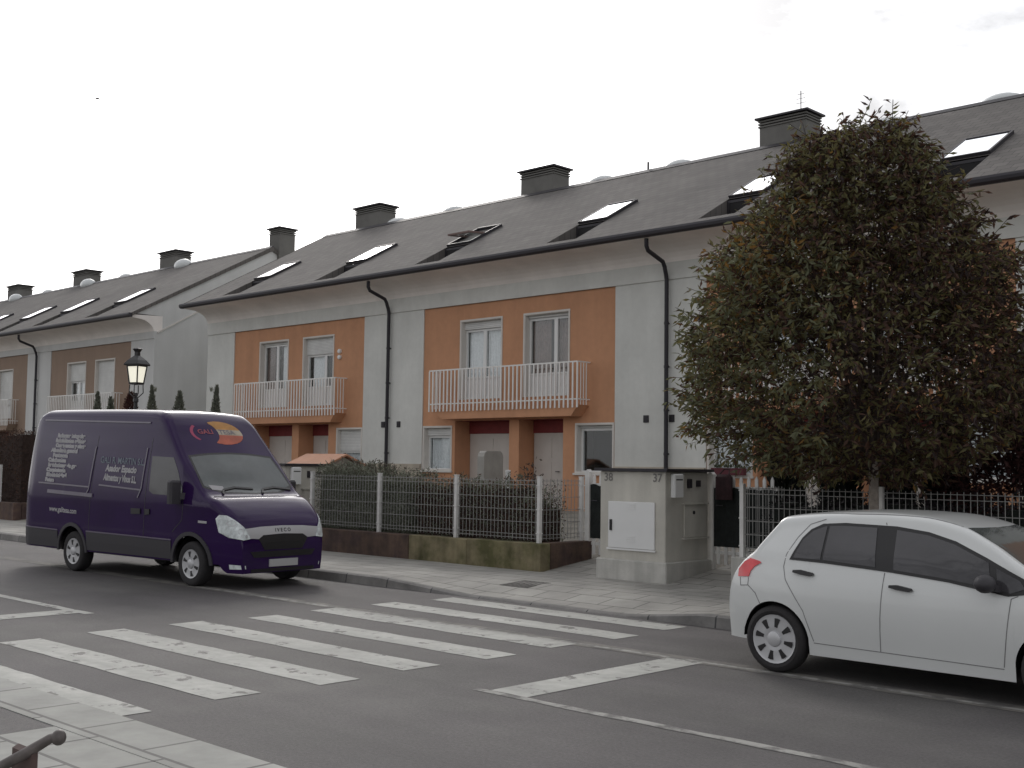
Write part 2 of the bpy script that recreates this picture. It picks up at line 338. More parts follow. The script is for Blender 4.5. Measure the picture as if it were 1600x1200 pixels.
def window(root, name, x0,x1,z0,z1,Y=22.03, shut=.25, mull=(), lower=0., curtain=None, shutdown=0., sill=True, label=None, leftgap=.0):
    """opening trim, reveal lining, sash frame, panes, roller shutter, curtain and dark room behind"""
    b = MB(); rv = .24; t = .05
    frame_ring(b,x0,x1,z0,z1,Y-.018,Y+.002,t,sill)                       # stone surround, proud of the wall
    b.box(x0+t,x0+t+.012,Y+.002,Y+rv,z0,z1-t); b.box(x1-t-.012,x1-t,Y+.002,Y+rv,z0,z1-t); b.box(x0+t+.012,x1-t-.012,Y+.002,Y+rv,z1-t-.012,z1-t)
    if sill: b.box(x0-.03,x1+.03,Y-.06,Y+rv,z0-.04,z0+.012)
    else: b.box(x0+t+.012,x1-t-.012,Y+.002,Y+rv,z0,z0+.012)
    o = tag(b.build(name, M['trim'], root), label)
    a0,a1,c0,c1 = x0+t+.014,x1-t-.014,z0+.014,z1-t-.014-shut
    s = MB(); w = .06; ys = Y+rv-.08
    frame_ring(s,a0,a1,c0,c1,ys,ys+.06,w)
    cuts = [a0+w] + [m for m in mull] + [a1-w]
    for m in mull: s.box(m-.055,m+.055,ys-.012,ys+.05,c0+w,c1-w)
    if lower:
        s.box(a0+w,a1-w,ys+.015,ys+.05,c0+w,c0+lower); s.box(a0+w,a1-w,ys-.004,ys+.055,c0+lower,c0+lower+.05)
    s.build('sash', M['white'], o)
    g = MB(); edges = [a0+w] + [e for m in mull for e in (m-.055,m+.055)] + [a1-w]; zl = c0+w if not lower else c0+lower+.05
    for i in range(0,len(edges),2): g.box(edges[i],edges[i+1],ys+.02,ys+.028,zl,c1-w)
    g.build('pane', M['glass'], o)
    if shut:
        q = MB(); q.box(a0,a1,ys-.05,ys+.05,c1+.002-shutdown,z1-t-.014)
        q.build('roller_shutter', M['shutter'], o)
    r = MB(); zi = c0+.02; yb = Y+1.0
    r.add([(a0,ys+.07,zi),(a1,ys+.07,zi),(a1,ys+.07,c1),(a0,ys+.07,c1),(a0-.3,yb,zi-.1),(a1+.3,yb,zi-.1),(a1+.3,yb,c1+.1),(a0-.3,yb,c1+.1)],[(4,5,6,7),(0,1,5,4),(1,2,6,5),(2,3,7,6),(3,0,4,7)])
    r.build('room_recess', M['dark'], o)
    if curtain:
        for u0,u1,cm in curtain:
            q = MB(); wavy(q,a0+w+(a1-a0-2*w)*u0,a0+w+(a1-a0-2*w)*u1,zl-.02,c1-.02,Y+.262,.012); q.build('curtain', M[cm], o)
    return o

def balcony(root, x0, x1, z=3.38, Y=22.03, slab='orange'):
    b = MB(); d = .42
    b.prism([(x0+.02,z),(x1-.02,z),(x1-.24,z-.27),(x0+.5,z-.27)],'y',Y-d,Y+.01)
    o = b.build('balcony', M[slab], root)
    r = MB(); yf = Y-d-.03; zt = z+1.06
    r.box(x0,x1,yf-.02,yf+.02,zt-.035,zt); r.box(x0,x1,yf-.012,yf+.012,z+.12,z+.15)
    n = int((x1-x0)/.14)
    for i in range(n+1):
        x = x0+.01+(x1-x0-.02)*i/n; r.box(x-.02,x+.02,yf-.012-.014,yf-.014+.012,z-.07,zt-.036)
    for x in (x0,x1):
        r.box(x-.012,x+.012,yf+.021,Y,zt-.035,zt); r.box(x-.01,x+.01,yf+.021,Y,z+.12,z+.15)
        for k in range(1,4): r.box(x-.009,x+.009,yf+d*k/4-.01,yf+d*k/4+.01,z,zt-.036)
    r.build('railing', M['rail'], o)
    return o

def porch(root, xl, wallm, variant=0):
    """recessed entrance pair under the balcony, pillar between two doors"""
    Y = 22.03; yb = Y+.62; z0,zc = .8,3.07; xa,xb = xl+1.30,xl+5.18
    b = MB(); b.add([(xa,Y,z0),(xb,Y,z0),(xb,Y,zc),(xa,Y,zc),(xa,yb,z0),(xb,yb,z0),(xb,yb,zc),(xa,yb,zc)],[(0,4,7,3),(1,2,6,5),(4,5,6,7)])
    o = b.build('porch', wallm, root)
    b = MB(); b.box(xl+3.33,xl+3.68,Y,yb,z0,zc-.002); b.build('pillar', wallm, o)
    c = MB(); c.add([(xa,Y,zc),(xb,Y,zc),(xb,yb,zc),(xa,yb,zc)],[(0,1,2,3)])
    c.build('ceiling', M['darkred'], o)
    for u,v in ((xa,xl+3.33),(xl+3.68,xb)): c = MB(); c.box(u+.002,v-.002,yb-.08,yb-.003,2.74,zc-.004); c.build('upper_wall_band', M['darkred'], o)  # dark red band across the top of the porch back wall
    f = MB(); f.add([(xa,Y,z0),(xb,Y,z0),(xb,yb,z0),(xa,yb,z0)],[(0,1,2,3)]); f.build('floor', M['beige'], o)
    for i,(u,v) in enumerate(((xa,xl+3.33),(xl+3.68,xb))):
        d = MB(); d.box(u+.01,v-.01,yb-.05,yb-.004,z0+.01,2.739)
        m = (u+v)/2
        for q in (-.42,.42): d.box(m+q-.3,m+q+.3,yb-.062,yb-.05,1.0,2.0); d.box(m+q-.3,m+q+.3,yb-.062,yb-.05,2.1,2.6)
        e = d.build('entrance_door', M['door'], o)
        h = MB(); h.tube([(m+.05,yb-.07,1.75),(m+.05,yb-.1,1.75),(m+.18,yb-.1,1.75)],.012,6); h.build('handle', M['darkmetal'], o)
    return o

def downpipe(root, x, ze=7.04):
    b = MB(); r = .05
    b.tube([(x+.02,21.10,ze),(x+.02,21.10,ze-.16),(x+.02,21.16,ze-.26),(x+.02,21.72,ze-.44),(x+.02,21.8,ze-.56),(x+.02,21.8,6.46),(x,21.87,6.34),(x,21.9,6.2),(x,21.9,1.2)], r, 8)
    for z in (5.2,4.2,3.2,2.2): b.lathe([(r+.008,-.03),(r+.008,.03)],(x,21.9,z),8); b.box(x-.02,x+.02,21.9,22.0,z-.015,z+.015)
    b.build('downpipe', M['pipe'], root, smooth=True)

EY,EZ,RY,RZ = 21.02,7.2,27.0,10.45           # eaves and ridge
SL = (RZ-EZ)/(RY-EY); zr = lambda y: EZ+SL*(y-EY)
def roof(root, x0, x1, notches, mslate):
    b = MB(); xs = sorted({x0,x1,*[v for n in notches for v in n]})
    yb,yf = 22.48,21.3
    for i in range(len(xs)-1):
        a,c = xs[i],xs[i+1]
        if any(n[0]-.01<=a and c<=n[1]+.01 for n in notches):
            b.add([(a,EY,EZ),(c,EY,EZ),(c,yf,zr(yf)),(a,yf,zr(yf)),(a,yb,zr(yb)),(c,yb,zr(yb)),(c,RY,RZ),(a,RY,RZ),(a,yb,zr(yf)),(c,yb,zr(yf))],
                  [(0,1,2,3),(4,5,6,7),(3,2,9,8)])
            b.add([(a,yf,zr(yf)),(a,yb,zr(yf)),(a,yb,zr(yb)),(c,yf,zr(yf)),(c,yb,zr(yf)),(c,yb,zr(yb))],[(0,1,2),(3,4,5)])
        else: b.add([(a,EY,EZ),(c,EY,EZ),(c,RY,RZ),(a,RY,RZ)],[(0,1,2,3)])
    b.add([(x0,RY,RZ),(x1,RY,RZ),(x1,2*RY-EY,EZ),(x0,2*RY-EY,EZ)],[(0,1,2,3)])
    for x in (x0,x1):     # verge edge
        s = .02 if x == x1 else -.02
        for p,q in (((EY,EZ),(RY,RZ)),((2*RY-EY,EZ),(RY,RZ))):
            b.prism([(p[0],p[1]+.01),(q[0],q[1]+.01),(q[0],q[1]-.16),(p[0],p[1]-.12)],'x',x,x+s)
    o = b.build('roof', mslate, root)
    k = MB(); k.prism([(RY-.16,RZ-.07),(RY,RZ+.05),(RY+.16,RZ-.07)],'x',x0-.01,x1+.01); k.build('ridge_tiles', M['darkmetal'], o)
    g = MB(); g.prism([(EY+.03,EZ-.01),(EY-.10,EZ-.0),(EY-.125,EZ-.05),(EY-.115,EZ-.11),(EY-.06,EZ-.15),(EY+.03,EZ-.15)],'x',x0-.02,x1+.02)
    g.build('gutter', M['darkmetal'], root)
    return o

def skylight(root, x0, x1, opened=False):
    """pivot roof window above a cut in the roof that holds a small upright pane"""
    y0,y1 = 22.52,23.74; N = Vector((0,-SL,1)).normalized(); T = Vector((0,1,SL)).normalized()
    P = lambda x,t,h: Vector((x,y0,zr(y0))) + Vector((0,0,0)) + T*t + N*h
    P = lambda x,t,h: Vector((x,y0,zr(y0))) + T*t + N*h
    LN = (y1-y0)/T.y
    def slab(mb,xa,xb,ta,tb,ha,hb): mb.add([P(x,t,h) for h in (ha,hb) for x,t in ((xa,ta),(xb,ta),(xb,tb),(xa,tb))],[(0,3,2,1),(4,5,6,7),(0,1,5,4),(1,2,6,5),(2,3,7,6),(3,0,4,7)])
    f = MB(); w = .05
    slab(f,x0,x0+w,0,LN,-.02,.075); slab(f,x1-w,x1,0,LN,-.02,.075); slab(f,x0+w,x1-w,0,w,-.02,.07); slab(f,x0+w,x1-w,LN-w*1.2,LN,-.02,.085)
    o = f.build('skylight', M['darkmetal'], root)
    g = MB()
    if not opened: slab(g,x0+w,x1-w,w,LN-w*1.2,.03,.066); g.build('pane', M['skyglass'], o)
    else:
        # sash swung about its middle
        mid = LN/2; an = math.radians(24); c = P(0,mid,.05); T2 = (T*math.cos(an)+N*math.sin(an)*-1); N2 = (N*math.cos(an)+T*math.sin(an))
        Q = lambda x,t,h: Vector((x,0,0))+Vector((0,c.y,c.z))+T2*t+N2*h
        def sl2(mb,xa,xb,ta,tb,ha,hb): mb.add([Q(x,t,h) for h in (ha,hb) for x,t in ((xa,ta),(xb,ta),(xb,tb),(xa,tb))],[(0,3,2,1),(4,5,6,7),(0,1,5,4),(1,2,6,5),(2,3,7,6),(3,0,4,7)])
        hl = mid-.06; xa,xb = x0+w+.01,x1-w-.01
        q = MB(); sl2(q,xa,xa+.06,-hl,hl,-.02,.03); sl2(q,xb-.06,xb,-hl,hl,-.02,.03); sl2(q,xa+.06,xb-.06,-hl,-hl+.07,-.02,.03); sl2(q,xa+.06,xb-.06,hl-.07,hl,-.02,.03)
        q.build('sash', M['browncurtain'], o)
        sl2(g,xa+.06,xb-.06,-hl+.07,hl-.07,-.005,.01); g.build('pane', M['glass'], o)
    l = MB(); yw = 22.44; za,zb = zr(21.3)+.03,zr(22.44)-.02
    frame_ring(l,x0,x1,za,zb,yw,yw+.035,.06); l.build('lower_frame', M['darkmetal'], o)
    l = MB(); l.box(x0+.06,x1-.06,yw+.012,yw+.022,za+.06,zb-.06); l.build('lower_pane', M['dark'], o)

def chimney(root, x0, x1, h=.85, Y=27.25, slots=True):
    b = MB(); b.box(x0,x1,Y,Y+.75,RZ-.6,RZ+h-.22)
    for k in range(3): b.box(x0-.03,x1+.03,Y-.03,Y+.78,RZ+h-.215+.075*k,RZ+h-.215+.075*k+.04)
    b.box(x0+.12,x1-.12,Y+.12,Y+.63,RZ+h-.22,RZ+h-.005)
    o = b.build('chimney', M['chimney'], root)
    c = MB(); c.prism([(x0-.1,RZ+h),(x1+.1,RZ+h),(x1+.1,RZ+h+.05),(x0-.1,RZ+h+.05)],'y',Y-.1,Y+.85); c.build('cap', M['darkmetal'], o)
def dome(root, x, y=27.28):
    b = MB(); b.ball((x,y,RZ-.06),(.58,.3,.30),16,8); b.build('roof_dome', M['dome'], root, smooth=True)

COVE = [(21.0,6.40),(21.985,6.46)]
def shell(root, x0, x1, panels, openings, pm, zt, z0=.3, stop=None):
    """white pillared wall, coloured panels set back in it, frieze and coved soffit"""
    b = MB(); grid_wall(b,x0,x1,z0,zt,22.0,[(a,c,z0,zt) for a,c in panels],.03)
    b.box(x0,x1,21.965,22.3,zt,6.62)
    prof = [(21.965,6.62),(21.93,6.72),(21.86,6.82),(21.76,6.90),(21.62,6.97),(21.44,7.02),(21.02,7.05)]
    so_ = MB(); so_.prism(prof+[(21.02,7.15),(22.3,7.2),(22.3,6.62)],'x',x0,x1); so_.build('soffit', M['soffit'], root)
    b.add([(x0,22.32,z0),(x0,32,z0),(x0,32,7.1),(x0,RY,RZ-.1),(x0,22.0,7.6),(x0,22.0,z0)],[(0,1,2,3,4,5)])
    b.add([(x1,y,z) for y,z in ((22.0,z0),(32,z0),(32,7.1),(RY,RZ-.1),(22.3,7.8),(22.3,zt),(22.0,zt))],[tuple(range(7))])
    b.add([(x1,21.1,7.2),(x1,22.3,7.2),(x1,22.3,7.8)],[(0,1,2)])
    b.add([(x0,32,z0),(x1,32,z0),(x1,32,7.1),(x0,32,7.1)],[(0,1,2,3)])
    o = b.build('wall', M['render'], root)
    for (a,c),hs in zip(panels,openings):
        q = MB(); grid_wall(q,a,c,z0,zt,22.03,hs,0); q.build('wall_panel', pm, root)
    return o

def bay(root, xl, pm, slab, spec):
    """one mirrored pair of houses: returns its openings"""
    da,db = (xl+1.45,xl+3.05,3.64,5.8),(xl+3.80,xl+5.38,3.64,5.8)
    w1,w2 = (xl+.02,xl+1.19,1.72,2.95),(xl+5.58,xl+6.80,1.72,2.95)
    po = (xl+1.30,xl+5.18,.8,3.07)
    S = spec
    window(root,'balcony_door',*da,shut=S['a'][0],shutdown=S['a'][1],mull=(da[0]+.80,),lower=.55,curtain=S['a'][2],sill=False)
    window(root,'balcony_door',*db,shut=S['b'][0],shutdown=S['b'][1],mull=(db[0]+.98,),lower=.55,curtain=S['b'][2],sill=False)
    window(root,'window',*w1,shut=S['c'][0],shutdown=S['c'][1],curtain=S['c'][2])
    window(root,'window',*w2,shut=S['d'][0],shutdown=S['d'][1],curtain=S['d'][2])
    balcony(root,xl+.74,xl+6.03,slab=slab); porch(root,xl,pm)
    # shaded openings behind the panel
    return [da,db,w1,w2,po]

# --- main terrace
PW = 6.83; P1,P2,P3 = -33.87,-24.43,-15.0
T = thing('terrace_building','long two-storey terrace with bright orange wall panels, pale pillars and grey slate roof','terrace',(-20,22,0))
net = ((0,.47,'curtain'),(.53,1,'curtain'))
op = []
op.append(bay(T,P1,M['orange'],'orange',dict(a=(.06,0,((0,.3,'browncurtain'),(.62,1,'curtain'))),b=(.5,.0,((.1,.5,'curtain'),)),c=(.3,0,net),d=(.62,.0,((0,1,'curtain'),)))))
op.append(bay(T,P2,M['orange'],'orange',dict(a=(.2,0,net),b=(.07,0,((0,.46,'browncurtain'),(.55,1,'browncurtain'))),c=(.2,0,((0,1,'curtain'),)),d=(.06,0,None))))
op.append(bay(T,P3,M['orange'],'orange',dict(a=(.3,0,net),b=(.2,0,net),c=(.1,0,((0,.45,'curtain'),(.55,1,'curtain'))),d=(.1,0,net))))
PB = [(p,p+PW) for p in (P1,P2,P3)] + [(-5.57,1.26)]
shell(T,-35.5,4.2,PB,op+[[]],M['orange'],6.22)
sky_x = [(P1+.28,P1+1.26),(P1+5.24,P1+6.24),(P2+.34,P2+1.32),(P2+5.2,P2+6.16),(P3+.26,P3+1.2),(P3+5.2,P3+6.2)]
roof(T,-35.6,4.3,sky_x,M['slate'])
for i,(a,c) in enumerate(sky_x): skylight(T,a,c,i==2)
for x in (-34.15,-25.72,-16.86): chimney(T,x,x+1.4)
for x in (-31.8,-28.9,-22.4,-19.55,-13.25,-10.4): dome(T,x)
for x in (-25.83,-16.02): downpipe(T,x)
for x in (-26.1,-25.42,-16.66,-15.93):
    b = MB(); b.box(x-.075,x+.075,21.985,22.0,2.93,3.10)
    for k in range(4): b.box(x-.065,x+.065,21.97,21.985,2.945+.037*k,2.965+.037*k)
    b.build('vent_grille', M['darkmetal'], T)
for z in (5.26,5.08):
    b = MB(); b.lathe([(.07,0),(.07,-.05),(.05,-.075)],(-28.2,22.03,z),12,'y'); b.build('alarm_sounder' if z>5.2 else 'wall_light', M['white'], T)
for x0,x1 in ((-35.49,P1-.001),(P1+PW,P2),(P2+PW,P3),(P3+PW,-5.6)): b = MB(); b.box(x0+.01,x1-.01,21.94,21.998,.3,1.90); b.build('plinth', M['beige'], T)
b = MB(); b.tube([(-15.75,27.5,11.3),(-15.75,27.5,11.95)],.012,6)
for k,zz in enumerate((11.62,11.74,11.86)): b.tube([(-15.75-.16+.03*k,27.5,zz),(-15.75+.16-.03*k,27.5,zz)],.006,5)
b.build('aerial', M['darkmetal'], T)
b = MB(); b.tube([(-20.5,27.1,10.4),(-20.5,27.1,10.75)],.03,6); b.build('vent_pipe', M['darkmetal'], T)
# flower box on a sill
fb = thing('flower_box','dark red window box with small plants on the sill of the netted ground-floor window','flower box',(-14.3,21.9,1.74))
b = MB(); b.prism([(21.78,1.9),(21.93,1.9),(21.91,1.745),(21.80,1.745)],'x',-14.72,-13.9); b.build('trough', mat('dark_red_plastic',(.10,.02,.03),.5), fb)
b = MB()
for i in range(60):
    p = (R.uniform(-14.7,-13.92),R.uniform(21.8,21.92),1.9); leaf(b,p,(R.gauss(0,.5),R.gauss(0,.4),1),R.uniform(.06,.16),.04,0)
b.build('foliage', mat('potted_leaves',(.05,.06,.03),.7), fb, fixn=False)

# --- further terrace to the left
M['render2'] = mat('grey_white_render', (.56,.56,.55), .85, noise=(.7,.06), streak=(2.2,.05), bump=(60,.1))
M['render'], keep = M['render2'], M['render']
T2 = thing('terrace_building','further terrace with dull tan wall panels and blank grey gable, behind the street lamp','terrace',(-50,22,0))
Q1,Q2,Q3 = -47.4,-56.4,-65.6
op = [bay(T2,q,M['tan'],'tan',dict(a=(.7,0,((.2,1,'curtain'),)),b=(1.5,.0,None),c=(.3,0,net),d=(.4,0,net))) for q in (Q1,Q2)]
shell(T2,-70,-39.1,[(Q1,Q1+6.6),(Q2,Q2+6.8),(Q3,Q3+6.8)],op+[[]],M['tan'],6.36)
sx = [(-43.2,-42.2),(-47.8,-46.8),(-51.75,-50.73),(-56.2,-55.18),(-60.3,-59.3)]
roof(T2,-70,-39.05,sx,M['slate'])
for a,c in sx: skylight(T2,a,c)
for x in (-39.65,-48.2,-56.6,-64.3): chimney(T2,x,x+(.7 if x>-40 else 1.4),.8)
for x in (-45.6,-51.3,-54.3,-59.4,-62.4): dome(T2,x,26.9 if x in (-45.6,-54.3,-62.4) else 27.28)
for x in (-48.55,-58.0): downpipe(T2,x)
b = MB()    # raised band following the gable slope
for s in (1,-1):
    yy = lambda y: RY+s*(y-RY)
    b.prism([(yy(22.1),6.55),(yy(RY),9.35),(yy(RY),9.41),(yy(22.1),6.61)],'x',-39.1,-39.06)
b.build('gable_band', M['trim'], T2)
M['render'] = keep
# ------------------------------------------------------------------ vehicles: a lofted shell and panels that follow it
def lerp(tab, x):
    if x <= tab[0][0]: return tab[0][1]
    for (a,b),(c,d) in zip(tab, tab[1:]):
        if x <= c: return b + (d-b)*(x-a)/(c-a)
    return tab[-1][1]
def smooth_tab(tab, x):      # monotone cubic through the table
    n = len(tab)
    if x <= tab[0][0]: return tab[0][1]
    if x >= tab[-1][0]: return tab[-1][1]
    i = max(k for k in range(n-1) if tab[k][0] <= x)
    s = [(tab[k+1][1]-tab[k][1])/(tab[k+1][0]-tab[k][0]) for k in range(n-1)]
    def m(k):
        if k == 0: return s[0]
        if k == n-1: return s[-1]
        return 0 if s[k-1]*s[k] <= 0 else 2*s[k-1]*s[k]/(s[k-1]+s[k])
    x0,y0 = tab[i]; x1,y1 = tab[i+1]; h = x1-x0; t = (x-x0)/h
    return (2*t**3-3*t**2+1)*y0+(t**3-2*t**2+t)*h*m(i)+(-2*t**3+3*t**2)*y1+(t**3-t**2)*h*m(i+1)

class Shell:
    """closed car-like body: top(x), half width W(x,z), bottom edge bot(x) with wheel arches, corner radius rad(x)"""
    def __init__(s, xs, top, W, bot, rad, crown=.04):
        s.xs,s.top,s.W,s.bot,s.rad,s.crown = xs,top,W,bot,rad,crown; s.cache = {}
    def sec(s, x):
        k = round(x,4)
        if k in s.cache: return s.cache[k]
        zt,zb = s.top(x),s.bot(x); zt = max(zt, zb+.05); r = min(s.rad(x),(zt-zb)*.45); zc = zt-r; out = []
        for i in range(13):
            z = zb+(zc-zb)*i/12; out.append((s.W(x,z),z))
        w = s.W(x,zc)
        for i in range(1,6):
            a = i/5*math.pi/2; out.append((w-r*(1-math.cos(a))*1.15, zc+r*math.sin(a)*.86))
        y0,z0 = out[-1]
        for i in range(1,5):
            y = y0*(1-i/4); out.append((y, z0+(zt-z0)*(1-(y/y0)**2)))
        s.cache[k] = out; return out
    def y_of(s, x, z):
        q = s.sec(x)[:18]
        if z <= q[0][1]: return q[0][0]
        for (a,b),(c,d) in zip(q,q[1:]):
            if z <= d: return a+(c-a)*(z-b)/max(d-b,1e-6)
        return 0
    def z_of(s, x, y):
        y = abs(y); q = s.sec(x)
        for (a,b),(c,d) in zip(q[::-1],q[::-1][1:]):
            if y <= c: return b+(d-b)*(y-a)/max(c-a,1e-6)
        return -9
    def x_of(s, y, z):
        ins = lambda x: s.z_of(x,y) >= z and s.y_of(x,z) >= abs(y)
        hi = s.xs[-1]; lo = hi
        while lo > hi-2.5 and not ins(lo): lo -= .02
        a,b = lo,min(lo+.02,hi)
        for _ in range(12):
            m = (a+b)/2
            if ins(m): a = m
            else: b = m
        return a
    def mesh(s, mb):
        n = len(s.sec(s.xs[0])); vs = []; fs = []
        for x in s.xs:
            q = s.sec(x); vs += [(x,-y,z) for y,z in q] + [(x,y,z) for y,z in q[-2::-1]]
        m = 2*n-1
        for i in range(len(s.xs)-1):
            for j in range(m-1): fs.append((i*m+j,(i+1)*m+j,(i+1)*m+j+1,i*m+j+1))
        fs += [tuple(range(m)), tuple(range(len(vs)-1,len(vs)-m-1,-1))]
        mb.add(vs,fs)

def cut_poly(poly, maxlen):
    """triangulated outline with edges no longer than maxlen, as 2-D points and faces"""
    import bmesh
    bm = bmesh.new(); pts = []
    for (a,b),(c,d) in zip(poly, poly[1:]+poly[:1]):
        k = max(1,int(math.ceil(math.hypot(c-a,d-b)/maxlen)))
        pts += [(a+(c-a)*i/k, b+(d-b)*i/k) for i in range(k)]
    f = bm.faces.new([bm.verts.new((x,y,0)) for x,y in pts])
    bmesh.ops.triangulate(bm, faces=[f])
    for _ in range(5):
        es = [e for e in bm.edges if e.calc_length() > maxlen*1.3]
        if not es: break
        bmesh.ops.subdivide_edges(bm, edges=es, cuts=1); bmesh.ops.triangulate(bm, faces=list(bm.faces))
    bm.verts.index_update()
    out = [(v.co.x,v.co.y) for v in bm.verts],[tuple(v.index for v in f.verts) for f in bm.faces],[(e.verts[0].index,e.verts[1].index) for e in bm.edges if e.is_boundary]
    bm.free(); return out

class Body:
    """places outlines on a Shell; origin o is where local (0,0,0) stands in the world"""
    def __init__(s, sh, o): s.sh = sh; s.o = Vector(o)
    def panel(s, mb, poly, side, lift=.004, thick=.012, maxlen=.08):
        pts,fs,bd = cut_poly(poly, maxlen); h = s.sh
        def at(u,v,l):
            if side == 'near': return (u,-(h.y_of(u,v)+l),v)
            if side == 'off': return (u,(h.y_of(u,v)+l),v)
            if side == 'top': return (u,v,h.z_of(u,v)+l)
            return (h.x_of(u,v)+l,u,v)        # front: (y,z)
        n = len(pts); vs = [Vector(at(u,v,lift))+s.o for u,v in pts] + [Vector(at(u,v,lift-thick))+s.o for u,v in pts]
        mb.add(vs,[f for f in fs]+[(a,b,b+n,a+n) for a,b in bd])
    def line(s, mb, pts, side, w=.006, lift=.002, maxlen=.06):
        """thin strip along a polyline (shut lines, mouldings)"""
        P = []
        for (a,b),(c,d) in zip(pts,pts[1:]):
            k = max(1,int(math.hypot(c-a,d-b)/maxlen)); P += [(a+(c-a)*i/k,b+(d-b)*i/k) for i in range(k)]
        P.append(pts[-1])
        for (a,b),(c,d) in zip(P,P[1:]):
            l = math.hypot(c-a,d-b) or 1e-6; nx,ny = -(d-b)/l*w/2,(c-a)/l*w/2
            s.panel(mb,[(a-nx,b-ny),(c-nx,d-ny),(c+nx,d+ny),(a+nx,b+ny)],side,lift,lift+.004,9)

def arch(x, wheels, r, zc, base):
    for xc in wheels:
        d = r*r-(x-xc)**2
        if d > 0: base = max(base, zc+math.sqrt(d))
    return base
def stations(x0, x1, wheels, r, n=70, ends=.12):
    xs = {x0+(x1-x0)*i/n for i in range(n+1)}
    for xc in wheels: xs |= {xc+s*r*math.cos(a*math.pi/24) for a in range(13) for s in (1,-1)} | {xc+s*(r+.002) for s in (1,-1)}
    for k in range(8): xs |= {x0+ends*(k/8)**2, x1-ends*(k/8)**2}
    return sorted(xs)

# --- white hatchback, local x forward
CO = (-4.68,10.62,0); CWH = (-1.23,1.33)
CTOP = [(-1.80,.60),(-1.785,.76),(-1.72,.93),(-1.62,1.05),(-1.50,1.15),(-1.38,1.30),(-1.30,1.405),(-1.26,1.455),(-1.1,1.482),(-.75,1.515),(-.3,1.53),(.1,1.515),(.42,1.45),(.75,1.30),(1.05,1.12),(1.25,1.02),(1.5,.96),(1.76,.88),(1.98,.76),(2.09,.62),(2.12,.5)]
def CW(x, z):
    w = lerp([(.15,.78),(.3,.80),(.42,.822),(.55,.842),(.66,.848),(.76,.845),(.85,.834),(.93,.816),(1.0,.793),(1.1,.775),(1.25,.70),(1.4,.625),(1.5,.57)], z)
    if x < -1.0: w *= 1-.16*((-x-1.0)/.80)**2.8
    if x > 1.1: w *= 1-.20*((x-1.1)/1.02)**2.4
    return w
def cbot(x): return arch(x, CWH, .35, .31, .20 if -1.4 < x < 1.4 else .27)
CAR = Shell(stations(-1.80,2.12,CWH,.35), lambda x: smooth_tab(CTOP,x), CW, cbot, lambda x: lerp([(-1.80,.05),(-1.5,.10),(-.9,.10),(.3,.10),(.8,.07),(1.3,.10),(2.12,.06)],x))

# --- indigo panel van, local x forward
VO = (-18.2,10.55,0); VYAW = math.radians(3.2); VWH = (-1.25,2.18)
VTOP = [(-2.93,1.0),(-2.92,1.6),(-2.87,2.3),(-2.82,2.62),(-2.74,2.74),(-2.5,2.80),(-1,2.785),(.75,2.74),(1.02,2.71),(1.22,2.60),(1.48,2.33),(1.8,1.99),(2.04,1.76),(2.38,1.44),(2.48,1.385),(2.65,1.33),(2.85,1.22),(3.02,1.09),(3.12,.97),(3.17,.82),(3.19,.7)]
def VW(x, z):
    w = lerp([(.2,.95),(.4,.98),(.7,1.0),(1.3,1.0),(1.7,.965),(2.1,.92),(2.5,.865),(2.8,.81)], z)
    if x > 1.5: w *= 1-.23*((x-1.5)/1.69)**3
    if x > 1.9 and z > 1.25: w *= 1-.10*min(1,(z-1.25)/.5)*min(1,(x-1.9)/.5)
    if x < -2.65: w *= 1-.05*((-x-2.65)/.28)**2
    return w
def vbot(x): return arch(x, VWH, .425, .34, .36 if x < 2.78 else .36-.12*min(1,(x-2.78)/.1))
VAN = Shell(stations(-2.93,3.19,VWH,.425,90), lambda x: smooth_tab(VTOP,x), VW, vbot, lambda x: lerp([(-2.93,.05),(-2.7,.14),(1.0,.16),(1.6,.12),(2.2,.09),(2.6,.10),(3.19,.10)],x), .04)
M['rubber'] = mat('tyre_rubber', (.022,.02,.021), .85, noise=(30,.2))
M['black'] = mat('black_trim', (.012,.011,.012), .45)
M['satin'] = mat('dark_grey_plastic', (.035,.032,.037), .6)
M['carpaint'] = mat('white_car_paint', (.62,.63,.62), .3, coat=.8, noise=(.8,.025))
M['vanpaint'] = mat('indigo_van_paint', (.022,.0060,.052), .6, spec=.03, coat=1., noise=(1.1,.18))
M['vanpaint'].node_tree.nodes['Principled BSDF'].inputs['Coat IOR'].default_value = 1.33
M['autoglass'] = mat('tinted_car_glass', (.05,.048,.052), .06, spec=.6, noise=(1.5,.25))
M['screen'] = mat('windscreen_glass', (.085,.095,.095), .07, spec=.6, noise=(1.3,.3))
M['silver'] = mat('silver_wheel_lacquer', (.50,.50,.51), .35, metal=.35)
M['lampglass'] = mat('clear_lamp_lens', (.62,.66,.66), .12, coat=.5, noise=(14,.28))
M['redlamp'] = mat('red_lamp_lens', (.62,.03,.04), .15, coat=.6, noise=(9,.2))
M['seam'] = mat('panel_shut_line', (.20,.20,.20), .8)
M['lettering'] = mat('pale_lettering', (.37,.36,.37), .6)
M['plate'] = mat('pale_number_plate', (.42,.42,.42), .5)

